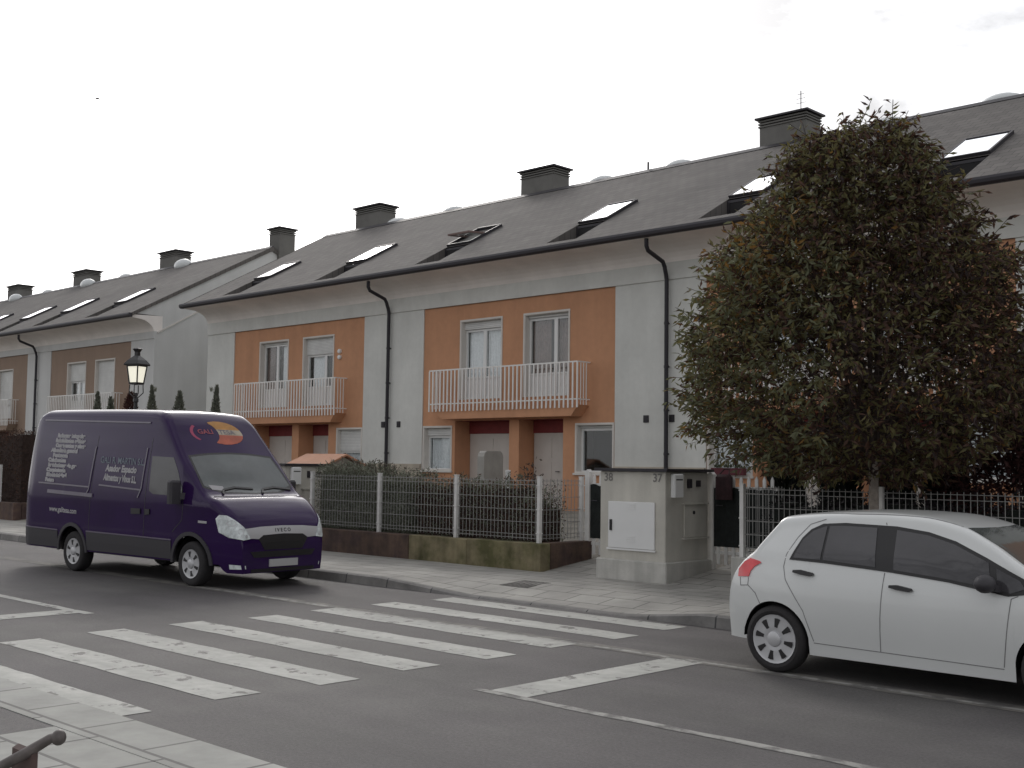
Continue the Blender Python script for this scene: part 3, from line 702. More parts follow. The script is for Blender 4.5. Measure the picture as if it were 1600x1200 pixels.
def glyphs(txt, size, bold=.0, align='CENTER', shear=0.):
    cu = bpy.data.curves.new('lettering','FONT'); cu.body = txt; cu.size = size; cu.offset = bold; cu.align_x = align; cu.shear = shear; cu.resolution_u = 3
    ob = bpy.data.objects.new('lettering',cu); COL.objects.link(ob)
    dg = bpy.context.evaluated_depsgraph_get(); me = bpy.data.meshes.new_from_object(ob.evaluated_get(dg))
    vs = [(v.co.x,v.co.y) for v in me.vertices]; fs = [tuple(p.vertices) for p in me.polygons]
    bpy.data.objects.remove(ob); bpy.data.curves.remove(cu); bpy.data.meshes.remove(me)
    return vs,fs
def flat_text(mb, txt, size, fn, **k):
    vs,fs = glyphs(txt,size,**k); mb.add([fn(u,v) for u,v in vs],fs)

def wheel(root, o, x, yo, sg, r, w, rim, m_rim, slots):
    """tyre, rim; sg=-1 when the outside faces -y"""
    c = (o[0]+x,o[1]+yo,o[2]+r); h = lambda prof: [(a,b*sg) for a,b in prof]
    t = MB(); t.lathe(h([(rim,-.03),(rim+.012,-.004),(r-.05,.006),(r-.018,-.006),(r-.004,-.03),(r,-.06),(r,-w+.05),(r-.02,-w+.01),(rim,-w)]),c,36,'y',False)
    wt = t.build('tyre', M['rubber'], root, smooth=True)
    d = MB(); d.lathe(h([(.001,.012),(.05,.012),(.068,.004),(.075,-.012),(rim*.6,-.002),(rim*.92,-.012),(rim+.004,-.004),(rim+.004,-.03),(.001,-.05)]),c,32,'y',False)
    s = d; s.cur = 1
    for k in range(slots):
        a = 2*math.pi*(k+.5)/slots+.2; ra,rb = rim*.5,rim*.86; wa,wb = rim*.065,rim*.12
        q = [(ra,-wa),(rb,-wb),(rb*1.02,0),(rb,wb),(ra,wa)]
        pts = [(c[0]+u*math.cos(a)-v*math.sin(a), c[2]+u*math.sin(a)+v*math.cos(a)) for u,v in q]
        s.prism(pts,'y',c[1]+sg*.012*-.2+sg*.0035,c[1]-sg*.02)
    d.build('rim', [m_rim, M['black']], wt, smooth=True)
    return wt

def wells(root, o, wheels, r, yi, yo, zc, x0, x1, zb):
    """dark wheel housings and underside"""
    b = MB()
    for xc in wheels:
        for s in (-1,1):
            n = 14; P = [(xc+r*math.cos(math.pi*i/n),zc+r*math.sin(math.pi*i/n)) for i in range(n+1)]
            vs = [(o[0]+x,o[1]+s*y,o[2]+z) for y in (yi,yo) for x,z in P]; m = n+1
            b.add(vs,[(i,i+1,m+i+1,m+i) for i in range(n)]+[tuple(range(m))])
    b.box(o[0]+x0,o[0]+x1,o[1]-yi,o[1]+yi,o[2]+zb,o[2]+zb+.25)
    b.build('underbody', M['black'], root)

# ================================================================= white hatchback
car = thing('parked_car','small white hatchback parked at the kerb with its bonnet cut off by the frame edge','car',CO)
B = Body(CAR,CO); ox,oy,oz = CO
mb = MB(); CAR.mesh(mb); mb.v = [(x+ox,y+oy,z+oz) for x,y,z in mb.v]; mb.build('body',M['carpaint'],car,smooth=True)
wells(car,CO,CWH,.345,.60,.80,.31,-1.5,1.8,.20)
DLO = [(-1.09,1.055),(-1.05,1.15),(-1.0,1.26),(-.93,1.34),(-.82,1.395),(-.6,1.412),(-.1,1.402),(.2,1.367),(.45,1.302),(.74,1.18),(1.05,1.035),(1.14,.97),(1.10,.915),(.94,.887),(.43,.962),(-.1,1.008),(-.75,1.045)]
GL = [[(-1.05,1.075),(-.985,1.245),(-.90,1.33),(-.79,1.372),(-.77,1.372),(-.77,1.072)],[(-.745,1.072),(-.745,1.378),(-.6,1.385),(-.28,1.382),(-.23,1.042)],[(-.06,1.03),(-.09,1.372),(.2,1.34),(.45,1.275),(.76,1.145),(.80,.938),(.43,.987)],[(.83,1.105),(1.03,1.015),(1.07,.955),(.96,.912),(.85,.932)]]
GW = [(.50,-.54),(.53,-.3),(.545,0),(.53,.3),(.50,.54),(.80,.60),(1.08,.665),(1.19,.45),(1.235,0),(1.19,-.45),(1.08,-.665),(.80,-.60)]
for sd in ('near','off'):
    m = MB(); B.panel(m,DLO,sd,.007,.016,.05); d = m.build('window_surround',M['black'],car,smooth=True)
    for g in GL:
        m = MB(); B.panel(m,g,sd,.012,.016,.05); m.build('side_window',M['autoglass'],car,smooth=True)
    for ln in ([(-.80,1.437),(-.95,1.385),(-1.05,1.26),(-1.13,1.10),(-1.145,.99),(-1.11,.87),(-.92,.6),(-.83,.33)],[(-.21,1.43),(-.2,1.41)],[(-.14,1.0),(-.165,.6),(-.18,.31)],[(1.02,.895),(.965,.87),(.93,.6),(.89,.31)],[(-.83,.315),(.89,.295)]): m = MB(); B.line(m,ln,sd,.007,.0025); m.build('door_seam',M['seam'],car)
    for ln in ([(-1.64,.852),(-1.63,.775),(-1.535,.785),(-1.53,.858)],[(-1.53,.785),(-1.44,.72),(-1.38,.62)]): m = MB(); B.line(m,ln,sd,.008,.0025); m.build('bumper_seam',M['seam'],car)
    for xh,zh in ((-.93,.942),(.02,.877)):
        m = MB(); B.panel(m,[(xh-.10,zh+.022),(xh-.03,zh+.028),(xh+.1,zh+.008),(xh+.115,zh-.01),(xh+.08,zh-.022),(xh-.02,zh-.012),(xh-.10,zh+.002)],sd,.03,.03,.05); m.build('door_handle',M['black'],car)
    m = MB(); B.panel(m,[(-1.42,1.02),(-1.395,1.005),(-1.47,.965),(-1.51,.92),(-1.525,.868),(-1.665,.858),(-1.665,.93),(-1.60,1.005),(-1.53,1.04)],sd,.012,.03,.05); m.build('tail_light',M['redlamp'],car,smooth=True)
    s = -1 if sd=='near' else 1
    m = MB(); m.ball((ox+.80,oy+s*.95,oz+.985),(.085,.11,.075),14,8); m.bar((ox+.86,oy+s*.80,oz+.93),(ox+.84,oy+s*.90,oz+.96),.06,.05); m.build('wing_mirror',M['satin'],car,smooth=True)
    m = MB(); B.panel(m,[(s*.45,.80),(s*.66,.86),(s*.70,.78),(s*.66,.66),(s*.5,.64)],'front',.006,.02); m.build('headlight',M['lampglass'],car,smooth=True)
m = MB(); B.panel(m,GW,'top',.004); m.build('windscreen',M['screen'],car,smooth=True)
m = MB(); B.panel(m,[(-1.29,-.48),(-1.27,0),(-1.29,.48),(-1.49,.56),(-1.51,0),(-1.49,-.56)],'top',.004); m.build('rear_window',M['autoglass'],car,smooth=True)
for s in (-1,1):
    m = MB(); B.line(m,[(1.10,s*.70),(1.5,s*.69),(1.8,s*.62),(1.97,s*.52)],'top',.008,.002); m.build('bonnet_seam',M['seam'],car)
for s in (-1,1): m = MB(); B.line(m,[(-1.1,s*.545),(-.5,s*.565),(.1,s*.555),(.47,s*.56)],'top',.012,.002); m.build('roof_seam',M['seam'],car)
m = MB(); B.panel(m,[(-.38,.44),(.38,.44),(.44,.36),(-.44,.36)],'front',.006); m.build('grille',M['black'],car)
for xw in CWH:
    for s in (-1,1): wheel(car,CO,xw,s*.835,s,.31,.19,.222,M['silver'],8)

# ================================================================= indigo van
van = thing('parked_van','dark indigo high-roofed panel van with pale lettering, parked facing the zebra crossing','van',VO)
van.rotation_euler.z = VYAW
B = Body(VAN,VO); ox,oy,oz = VO
mb = MB(); VAN.mesh(mb); mb.v = [(x+ox,y+oy,z+oz) for x,y,z in mb.v]; mb.build('body',M['vanpaint'],van,smooth=True)
wells(van,VO,VWH,.42,.62,.93,.34,-2.8,2.9,.30)
M['ridge'] = mat('edge_glint_and_trim',(.13,.11,.15),.4,coat=.3)  # paler than the body to paint the glint on pressed edges; also rail and moulding
zs = lambda x,z: z-.028*x          # the pressings run slightly nose-down
for sd in ('near','off'):
    s = -1 if sd=='near' else 1
    m = MB(); B.panel(m,[(1.04,1.42),(1.02,1.97),(1.62,1.95),(1.78,1.74),(1.95,1.43),(1.90,1.36),(1.16,1.37)],sd,.004); m.build('cab_window',M['autoglass'],van,smooth=True)
    for ln in ([(-2.55,zs(-2.5,2.53)),(.84,zs(.84,2.53))],[(-2.45,zs(-2.4,1.42)),(-.75,zs(-.75,1.42))],[(-.68,2.12),(-.76,1.40),(-.86,1.28)],[(.87,2.10),(.82,1.45),(.74,1.30)],[(-.45,zs(-.45,1.47)),(.80,zs(.8,1.45))]): m = MB(); B.line(m,ln,sd,.024,.014); m.build('body_pressing_glint',M['ridge'],van)
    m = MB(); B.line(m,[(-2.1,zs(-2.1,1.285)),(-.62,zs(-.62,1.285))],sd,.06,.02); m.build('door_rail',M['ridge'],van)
    for ln in ([(.97,2.25),(.95,1.4),(.93,.66)],[(1.98,1.38),(1.97,1.0),(1.72,.80)],[(-.66,2.3),(-.70,1.2),(-.72,.66)]): m = MB(); B.line(m,ln,sd,.012,.002); m.build('door_seam',M['black'],van)
    for a,c in ((-2.9,-1.72),(-.78,1.70)): m = MB(); B.panel(m,[(a,.385),(c,.385),(c,.66),(a,.69)],sd,.012,.02,.15); m.build('sill_cladding',M['satin'],van)
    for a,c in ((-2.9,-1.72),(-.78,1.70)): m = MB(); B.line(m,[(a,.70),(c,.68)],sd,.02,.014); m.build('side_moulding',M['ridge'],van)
    for xc in VWH:
        m = MB()
        ang = [math.pi*i/16 for i in range(17)]; P = [(xc+.455*math.cos(a),.34+.455*math.sin(a)) for a in ang]
        for p,q in zip(P,P[1:]):
            if max(p[0],q[0]) < 2.66 or True: B.panel(m,[(xc+(p[0]-xc)*.94,.34+(p[1]-.34)*.94),(xc+(q[0]-xc)*.94,.34+(q[1]-.34)*.94),(xc+(q[0]-xc)*1.07,.34+(q[1]-.34)*1.07),(xc+(p[0]-xc)*1.07,.34+(p[1]-.34)*1.07)],sd,.02,.03,9)
        m.build('wheel_arch_trim',M['satin'],van)
    for a,c in ((.58,.84),(.98,1.10)): m = MB(); B.panel(m,[(a,1.13),(c,1.13),(c,1.05),(a,1.04)],sd,.02,.03,.1); m.build('door_handle',M['black'],van)
    m = MB(); m.bbox(ox+1.86,ox+1.98,oy+s*1.12-.10,oy+s*1.12+.10,oz+1.24,oz+1.60,.03); m.bar((ox+1.98,oy+s*.95,oz+1.36),(ox+1.93,oy+s*1.05,oz+1.36),.08,.1)
    m.build('wing_mirror',M['satin'],van)
    m = MB(); B.panel(m,[(s*.915,1.04),(s*.90,1.10),(s*.865,1.095),(s*.80,1.02),(s*.70,.905),(s*.625,.755),(s*.75,.735),(s*.85,.765),(s*.90,.84)],'front',.02,.045,.035); h = m.build('headlight',M['lampglass'],van,smooth=True)
    for cy,cz,rr in ((s*.84,.98,.045),(s*.77,.86,.05),(s*.70,.79,.03)): m = MB(); B.panel(m,[(cy+rr*math.cos(a*.7854)*.7,cz+rr*math.sin(a*.7854)) for a in range(8)],'front',.026,.006); m.build('lamp_bulb',M['silver'],h)
    m = MB(); B.panel(m,[(s*.83,.37),(s*.70,.36),(s*.69,.31),(s*.82,.30)],'front',.006); m.build('fog_lamp',M['lampglass'],van)
    m = MB(); B.line(m,[(2.36,.985),(2.54,.98)],sd,.035,.008); m.build('side_repeater',M['lettering'],van)
m = MB(); B.panel(m,[(1.79,-.80),(1.76,-.4),(1.75,0),(1.76,.4),(1.79,.80),(2.05,.835),(2.29,.86),(2.43,.52),(2.475,0),(2.43,-.52),(2.29,-.86),(2.05,-.835)],'top',.002); m.build('windscreen_surround',M['black'],van,smooth=True)
m = MB(); B.panel(m,[(1.82,-.77),(1.79,-.4),(1.78,0),(1.79,.4),(1.82,.77),(2.05,.80),(2.27,.82),(2.40,.5),(2.44,0),(2.40,-.5),(2.27,-.82),(2.05,-.80)],'top',.004); ws = m.build('windscreen',M['screen'],van,smooth=True)
m = MB(); B.panel(m,[(2.26,-.74),(2.34,-.72),(2.37,-.5),(2.29,-.5)],'top',.007,.004); m.build('dashboard_paper',M['lettering'],ws)
for y0 in (-.60,.15):
    m = MB(); P = [(2.46,y0),(2.37,y0+.06),(2.33,y0+.3),(2.36,y0+.62)]
    for (a,b_),(c,d) in zip(P,P[1:]): B.line(m,[(a,b_),(c,d)],'top',.03,.025)
    m.build('wiper',M['black'],van)
m = MB(); B.panel(m,[(-.70,.90),(-.4,.925),(0,.935),(.4,.925),(.70,.90),(.615,.755),(.47,.745),(.38,.80),(0,.815),(-.38,.80),(-.47,.745),(-.615,.755)],'front',.01,.03,.06); gb = m.build('grille_band',M['silver'],van,smooth=True)
m = MB(); flat_text(m,'I V E C O',.075,lambda u,v:Vector((VAN.x_of(u,.845+v)+.013,u,.845+v))+B.o,bold=.002); m.build('lettering',M['black'],gb)
m = MB(); B.panel(m,[(-.38,.795),(0,.81),(.38,.795),(.465,.74),(.36,.58),(-.36,.58),(-.465,.74)],'front',.006); m.build('grille',M['black'],van)
m = MB(); B.panel(m,[(-.62,.56),(.62,.56),(.55,.47),(-.55,.47)],'front',.005); m.build('bumper_intake',M['black'],van)
m = MB(); B.panel(m,[(-.6,.30),(.6,.30),(.6,.25),(-.6,.25)],'front',.005); m.build('bumper_lip',M['black'],van)
m = MB(); B.panel(m,[(-.27,.435),(.27,.435),(.27,.325),(-.27,.325)],'front',.02,.02); m.build('number_plate',M['plate'],van)
m = MB(); B.line(m,[(2.50,-.80),(2.52,-.5),(2.53,0),(2.52,.5),(2.50,.80)],'top',.02,.003); m.build('bonnet_seam',M['black'],van)
# side lettering: ten short service lines, three bold lines, one address line
T_ = lambda m,txt,size,x,z,al,bo=.004,sh=.12: flat_text(m,txt,size,lambda u,v:Vector((x+u,-(VAN.y_of(x+u,zs(x+u,z)+v)+.006),zs(x+u,z)+v))+B.o,bold=bo,align=al,shear=sh)
m = MB()
rows = [('Reformas integrales',-2.02,.92),('Rehabilitacion edificios',-2.06,1.0),('Construccion y obras',-2.04,1.0),('Albanileria general',-2.16,.88),('Fontaneria',-2.08,.5),('Calefaccion',-2.22,.6),('Instalaciones de gas',-2.20,.95),('Carpinteria',-2.24,.65),('Electricidad',-2.22,.68),('Pintura',-2.24,.3)]
for i,(t,x,wd) in enumerate(rows):
    vs,_ = glyphs(t,.1,bold=.006,align='LEFT'); ww = max(u for u,v in vs); zz = 2.235-.0865*i
    flat_text(m,t,.1,lambda u,v:Vector((x+u*wd/ww,-(VAN.y_of(x+u*wd/ww,zs(x,zz)+v*.85-.03*u)+.006),zs(x,zz)+v*.85-.03*u))+B.o,bold=.011,align='LEFT')
m.build('service_lettering',M['lettering'],van)
m = MB(); T_(m,'GALI R. MARTIN S.L.',.15,.17,1.84,'CENTER',.002,0); m.build('pale_lettering',mat('blue_grey_lettering',(.16,.19,.22),.6),van)
m = MB()
for t,z,wd in (('Asador Espacio',1.71,.93),('Alimentos y Vinos S.L.',1.555,.99)):
    vs,_ = glyphs(t,.15,bold=.005); w0 = max(u for u,v in vs)-min(u for u,v in vs)
    flat_text(m,t,.15,lambda u,v:Vector((.16+u*wd/w0,-(VAN.y_of(.16+u*wd/w0,zs(.16,z)+v-.028*u)+.006),zs(.16,z)+v-.028*u))+B.o,bold=.007,shear=.1)
m.build('bold_lettering',M['lettering'],van)
m = MB(); T_(m,'www.galitesa.com',.125,-1.57,.945,'CENTER',.003); m.build('web_lettering',M['lettering'],van)
# roof-front emblem: crescent, banded lens and name
def ell(y0,y1,x0,x1,n=28,flt=None): return [((x0+x1)/2+(x1-x0)/2*math.sin(2*math.pi*i/n),(y0+y1)/2+(y1-y0)/2*math.cos(2*math.pi*i/n)) for i in range(n)]
def lens(x0,x1):     # slice of the right-hand lens between two heights, hollowed by a disc on its left
    cx,cy,rx,ry = 1.455,.06,.175,.40; n = 7; top = []; bot = []
    xs_ = [x0+(x1-x0)*i/n for i in range(n+1)]
    right = [(x,cy+ry*math.sqrt(max(0,1-((x-cx)/rx)**2))) for x in xs_]
    left = [(x,max(cy-ry*math.sqrt(max(0,1-((x-cx)/rx)**2)), -.28+.27*math.sqrt(max(0,1-((x-cx)/.17)**2)))) for x in xs_]
    return left+right[::-1]
for nm,x0,x1,c in (('emblem_upper_band',1.282,1.405,(.42,.20,.045)),('emblem_middle_band',1.405,1.485,(.42,.36,.27)),('emblem_lower_band',1.485,1.628,(.42,.09,.045))):
    m = MB(); B.panel(m,lens(x0,x1),'top',.005,.006,.06); m.build(nm,mat(nm+'_film',c,.5,noise=(5,.25)),van)
m = MB(); q = [(1.455+.14*math.sin(a),-.28-.26*math.cos(a)) for a in [(-.9+1.8*i/10) for i in range(11)]]; r_ = [(1.46+.13*math.sin(a),-.25-.235*math.cos(a)) for a in [(.85-1.7*i/10) for i in range(11)]]
B.panel(m,q+r_,'top',.005,.006,.06); m.build('emblem_crescent',mat('crimson_film',(.32,.03,.09),.5),van)
for t,yc,c in (('GALI',-.255,(.28,.05,.07)),('TESA',.16,(.17,.15,.17))):
    m = MB(); flat_text(m,t,.12,lambda u,v:Vector((1.475-v*.75,yc+u*1.15,VAN.z_of(1.475-v*.75,yc+u*1.15)+.010))+B.o,bold=.003); m.build('emblem_lettering',mat(t.lower()+'_film',c,.5),van)
for xw in VWH:
    for s in (-1,1): wheel(van,VO,xw,s*.965,s,.34,.22,.215,M['silver'],6)
# ------------------------------------------------------------------ front boundary: low walls, fences, gates, meter kiosks
M['mossy'] = mat('mossy_concrete', (.20,.17,.10), .95, noise=(3,.3), streak=(4,.25), col2=(.10,.095,.04), mask=(1.6,.42,.6), bump=(30,.4))
M['redwall'] = mat('red_brown_wall', (.115,.075,.055), .95, noise=(3,.3), streak=(5,.2), col2=(.07,.045,.04), mask=(2,.4,.6), bump=(30,.4))
M['postwhite'] = mat('white_post_paint', (.66,.65,.63), .55, noise=(6,.1), streak=(9,.12))
M['wire'] = mat('grey_white_wire', (.29,.285,.275), .5, noise=(4,.15))
M['kiosk'] = mat('kiosk_concrete', (.50,.48,.43), .9, noise=(2,.1), streak=(3,.12), bump=(40,.2))
M['kioskbase'] = mat('kiosk_base_concrete', (.44,.43,.40), .9, noise=(2.5,.16), streak=(3,.2), bump=(40,.3))
M['matting'] = mat('dark_screening_mat', (.012,.015,.014), .95, noise=(12,.4), bump=(60,.5))
gz_ = lambda y: .14 if y < 14.66 else .14+.1236*(y-14.66)

def low_wall(label, segs, group=None):
    o = None
    x,y = segs[0][1][0],segs[0][1][2]
    t = thing('low_wall',label,'wall',(x,y,.14),group)
    for nm,(x0,x1,y0,y1,z0,z1),m in segs:
        b = MB(); b.bbox(x0,x1,y0,y1,z0,z1,.012); b.build(nm,m,t)
    return t
low_wall('low front wall, stained red-brown at one end and mossy yellow at the corner',
    [('stained_section',(-19.75,-16.56,14.62,14.86,.05,.585),M['redwall']),('mossy_section',(-16.55,-15.0,14.62,14.86,.05,.59),M['mossy']),('mossy_section',(-14.99,-13.24,14.60,14.86,.05,.60),M['mossy']),('return_section',(-13.44,-13.245,14.87,15.96,.1,.605),M['redwall'])])
low_wall('low concrete wall under the fence beside the white hatchback',
    [('front_section',(-9.54,3.0,14.62,14.86,.05,.62),M['kioskbase']),('return_section',(-9.54,-9.34,14.87,15.9,.1,.62),M['kioskbase'])])
low_wall('low brown wall below the dark hedge at the far end of the street',
    [('front_section',(-52,-33.5,14.62,14.86,.05,.64),M['redwall']),('return_section',(-33.72,-33.5,14.87,15.8,.1,.64),M['redwall'])])

def mesh_panel(mb, p, q, z0, z1, dx=.085, top2=True):
    """welded wire mesh between two posts"""
    p = Vector((p[0],p[1],0)); q = Vector((q[0],q[1],0)); L_ = (q-p).length; d = (q-p)/L_; n = max(2,int(L_/dx)); t = .0045
    nrm = Vector((-d.y,d.x,0))*t*1.5
    for i in range(n+1):
        a = p+d*(L_*i/n); mb.bar((a.x,a.y,z0),(a.x,a.y,z1+(.025 if i%2 else .02)),.0075)
    zs_ = [z0+.03,z0+.09]+[z0+.09+(z1-z0-.17)*k/4 for k in range(1,4)]+([z1-.08,z1-.01] if top2 else [z1-.01])
    for z in zs_: mb.bar((p.x+nrm.x,p.y+nrm.y,z),(q.x+nrm.x,q.y+nrm.y,z),.009)
def fence(label, runs, zb, zt, group, post_r=.032):
    t = thing('mesh_fence',label,'fence',(runs[0][0][0],runs[0][0][1],zb),group); done = set()
    for pts in runs:
        for p in pts:
            if p in done: continue
            pr_ = post_r; done.add(p)
            if p == (-9.42,15.84): continue
            b = MB(); b.box(p[0]-post_r,p[0]+post_r,p[1]-post_r,p[1]+post_r,zb-.02,zt); b.box(p[0]-post_r-.006,p[0]+post_r+.006,p[1]-post_r-.006,p[1]+post_r+.006,zt,zt+.018)
            for zz in (zb+.15,zb+.55,zb+.95): b.box(p[0]-post_r-.008,p[0]+post_r+.008,p[1]-post_r-.008,p[1]+post_r+.008,zz,zz+.02)
            b.build('post',M['postwhite'],t)
        for p,q in zip(pts,pts[1:]):
            b = MB(); mesh_panel(b,p,q,zb+.04,zt-.05); b.build('mesh_panel',M['wire'],t)
    return t
fence('grey wire fence with white posts in front of the trimmed green hedge',[[(-19.7,14.75),(-17.56,14.75),(-15.42,14.75),(-13.40,14.75),(-13.40,15.84)]],.6,1.70,'wire fences on low walls')
fence('wire fence with white posts behind the white hatchback and street tree',[[(-9.42,15.84),(-9.42,14.75),(-7.28,14.75),(-5.14,14.75),(-3.0,14.75),(-.86,14.75)]],.62,1.66,'wire fences on low walls')
fence('wire fence with white posts before the dark brown hedge beyond the van',[[(-41,14.75),(-38.9,14.75),(-36.9,14.75),(-34.75,14.75)]],.64,1.70,'wire fences on low walls')

def gate(x0, x1, y, label, group, posts=2):
    """white picket gate with dark matting tied behind it"""
    z0 = gz_(y)+.06; zt = z0+1.42
    t = thing('picket_gate',label,'gate',(x0,y,z0-.06),group)
    for x in (x0,x1)[:posts]:
        b = MB(); b.box(x-.05,x+.05,y-.05,y+.05,z0-.08,zt+.02); b.prism([(x-.05,zt+.02),(x+.05,zt+.02),(x,zt+.07)],'y',y-.05,y+.05); b.build('gate_post',M['postwhite'],t)
    n = int((x1-x0-.12)/.125); w = (x1-x0-.12)/n
    b = MB()
    for i in range(n):
        x = x0+.06+w*(i+.5); b.prism([(x-.028,z0+.02),(x+.028,z0+.02),(x+.028,zt-.06),(x,zt),(x-.028,zt-.06)],'y',y-.012,y+.008)
    for z in (z0+.18,z0+1.2): b.box(x0+.052,x1-.052,y+.009,y+.04,z,z+.05)
    b.build('picket_panel',M['postwhite'],t)
    b = MB(); n = 18
    vs = [(x0+.06+(x1-x0-.12)*i/n,y-.03-.008*math.sin(i*1.9),z0+.30 if k==0 else zt-.20+.02*math.sin(i*1.3)) for i in range(n+1) for k in (0,1)]
    b.add(vs,[(2*i,2*i+2,2*i+3,2*i+1) for i in range(n)]); b.build('matting',M['matting'],t)
    h = MB(); h.tube([(x0+.14,y-.05,z0+.95),(x0+.14,y-.09,z0+.95),(x0+.26,y-.09,z0+.95)],.01,6); h.build('handle',M['darkmetal'],t)
    return t
gate(-13.30,-12.06,15.92,'narrow picket gate left of the kiosk with the white cabinet','picket gates')
gate(-10.74,-9.50,15.92,'picket gate right of the kiosk, hung with black matting','picket gates',1)

def kiosk(x0, label, cabinet, nums):
    x1 = x0+1.28; y0,y1 = 14.65,15.78
    t = thing('meter_kiosk',label,'utility kiosk',(x0,y0,.14))
    b = MB(); b.bbox(x0,x1,y0,y1,.44,1.83,.012); b.build('body',M['kiosk'],t)
    b = MB(); b.bbox(x0-.045,x1+.045,y0-.045,y1+.045,.02,.455,.015); b.build('plinth',M['kioskbase'],t)
    b = MB(); b.prism([(y0-.07,1.83),(y1+.07,1.83),(y1+.07,1.875),(y0-.07,1.875)],'x',x0-.07,x1+.07); b.build('roof_slab',M['darkmetal'],t)
    cx = x0+.18
    b = MB(); b.bbox(cx,cx+.91,y0-.025,y0-.001,.635,1.355,.008)
    for zz in (.735,1.235):
        for k in range(3): b.box(cx+.37,cx+.54,y0-.031,y0-.026,zz+.035*k,zz+.035*k+.016)
    b.box(cx-.02,cx+.93,y0-.035,y0-.001,.60,.628)
    d = b.build('cabinet_door',M['white'],t)
    b = MB(); b.box(cx+.045,cx+.085,y0-.045,y0-.026,.90,1.07); b.build('handle',M['black'],d)
    m = MB()
    for s,xx in nums: flat_text(m,s,.18,lambda u,v:Vector((x0+xx+u,y0-.006,1.675+v)),bold=.004)
    if nums: m.build('house_number',mat('faded_grey_numerals',(.20,.19,.18),.8),t)
    # side: letter box, inspection door with ledges, push buttons
    b = MB(); b.bbox(x1+.001,x1+.09,y0+.11,y0+.36,1.44,1.80,.02); q = b.build('letter_box',M['white'],t)
    b = MB(); b.box(x1+.01,x1+.092,y0+.15,y0+.32,1.70,1.72); b.build('slot',M['black'],q)
    b = MB(); b.bbox(x1+.001,x1+.03,y0+.46,y0+1.04,.82,1.32,.005); b.box(x1+.001,x1+.06,y0+.42,y0+1.08,1.325,1.35); b.box(x1+.001,x1+.06,y0+.42,y0+1.08,.79,.815); q = b.build('inspection_door',M['kiosk'],t)
    b = MB(); b.lathe([(.03,.031),(.03,.04)],(x1,y0+.7,1.2),10,'x'); b.build('lock',M['darkmetal'],q)
    b = MB(); b.box(x1+.001,x1+.03,y0+.56,y0+.66,1.58,1.72); b.build('bell_push',M['darkmetal'],t)
    b = MB(); b.box(x1+.001,x1+.025,y0+.80,y0+.90,1.60,1.70); b.build('bell_push',M['darkmetal'],t)
    return t
kiosk(-12.0,'pale concrete meter kiosk numbered 38 and 37 with white cabinet door',True,[('38',.17),('37',1.13)])
kiosk(-21.79,'concrete meter kiosk half hidden behind the indigo van, with dark slab roof',True,[])

# ------------------------------------------------------------------ hedges, conifers, shrubs
HG = [mat('hedge_green',(.16,.175,.125),.8,noise=(9,.3)),mat('hedge_grey_green',(.25,.26,.21),.8,noise=(9,.3)),mat('hedge_twig',(.11,.095,.075),.9,noise=(9,.3))]
HB = [mat('brown_hedge_leaf',(.055,.034,.028),.85,noise=(9,.3)),mat('russet_hedge_leaf',(.085,.045,.03),.85,noise=(9,.3))]
CF = [mat('conifer_dark',(.012,.016,.013),.9,noise=(9,.4)),mat('conifer_mid',(.02,.026,.018),.9,noise=(9,.4))]
CG = [mat('conifer_grey_green',(.15,.16,.125),.9,noise=(9,.3)),mat('conifer_light',(.21,.215,.17),.9,noise=(9,.3))]
RB = [mat('dark_red_leaf',(.035,.012,.012),.8,noise=(9,.4)),mat('maroon_leaf',(.055,.018,.016),.8,noise=(9,.4))]

for m_ in HG+CG+HB+RB: leafy(m_,.3)

def hedge(label, x0,x1,y0,y1, ztop, zb, mats, n, ls, core, twigs=0, group=None, edge=.05):
    t = thing('hedge',label,'hedge',((x0+x1)/2,(y0+y1)/2,zb),group)
    c = MB(); N = 24
    for i in range(N):
        a = x0+(x1-x0)*i/N+.0; b_ = x0+(x1-x0)*(i+1)/N; z = ztop(a)-.13
        c.box(a+.08*(i==0),b_-.08*(i==N-1),y0+.12,y1-.1,zb,z)
    c.build('branches',core,t)
    m = MB()
    for _ in range(n):
        x = R.uniform(x0,x1); zt = ztop(x); r = R.random()
        if r < .62: p = (x,y0+R.uniform(0,.16),R.uniform(zb,zt))
        elif r < .88: p = (x,R.uniform(y0,y1),zt-R.uniform(0,.2))
        else: p = (x1-R.uniform(0,.15),R.uniform(y0,y1),R.uniform(zb,zt))
        leaf(m,p,(R.gauss(0,.6),R.gauss(-.3,.5),R.gauss(.25,.6)),ls*R.uniform(.7,1.4),ls*.42,R.choice([0,0,1]) if len(mats)<3 else R.choice([0,0,1,1,2]))
    for _ in range(twigs):
        x = R.uniform(x0,x1); p = Vector((x,R.uniform(y0+.05,y1),ztop(x)-.05)); d = Vector((R.gauss(0,.3),R.gauss(0,.2),1)).normalized(); h = R.uniform(.06,.22)
        m.cur = len(mats)-1; m.bar(p,p+d*h,.006)
        for _ in range(3): leaf(m,p+d*h*R.uniform(.4,1),(R.gauss(0,1),R.gauss(0,1),.6),ls*1.3,ls*.45,R.randrange(len(mats)))
    m.build('foliage',mats,t,fixn=False)
    return t
hedge('grey-green clipped hedge behind the wire fence just right of the van',-19.75,-16.9,14.83,15.7,lambda x:1.66+.05*math.sin(x*5.1)+.05*math.sin(x*2.3+1)+.14*max(0,min(1,(-17.0-x)/1.6)),.3,HG,13000,.05,HG[0],200)
hedge('thin dark twiggy hedge behind the wire fence by the mossy wall corner',-16.85,-13.6,14.92,15.7,lambda x:1.58+.06*math.sin(x*5.1)-.3*max(0,(x+14.6)/1.0),.3,[HG[0],HB[1],HG[0]],7000,.055,HB[0],90)
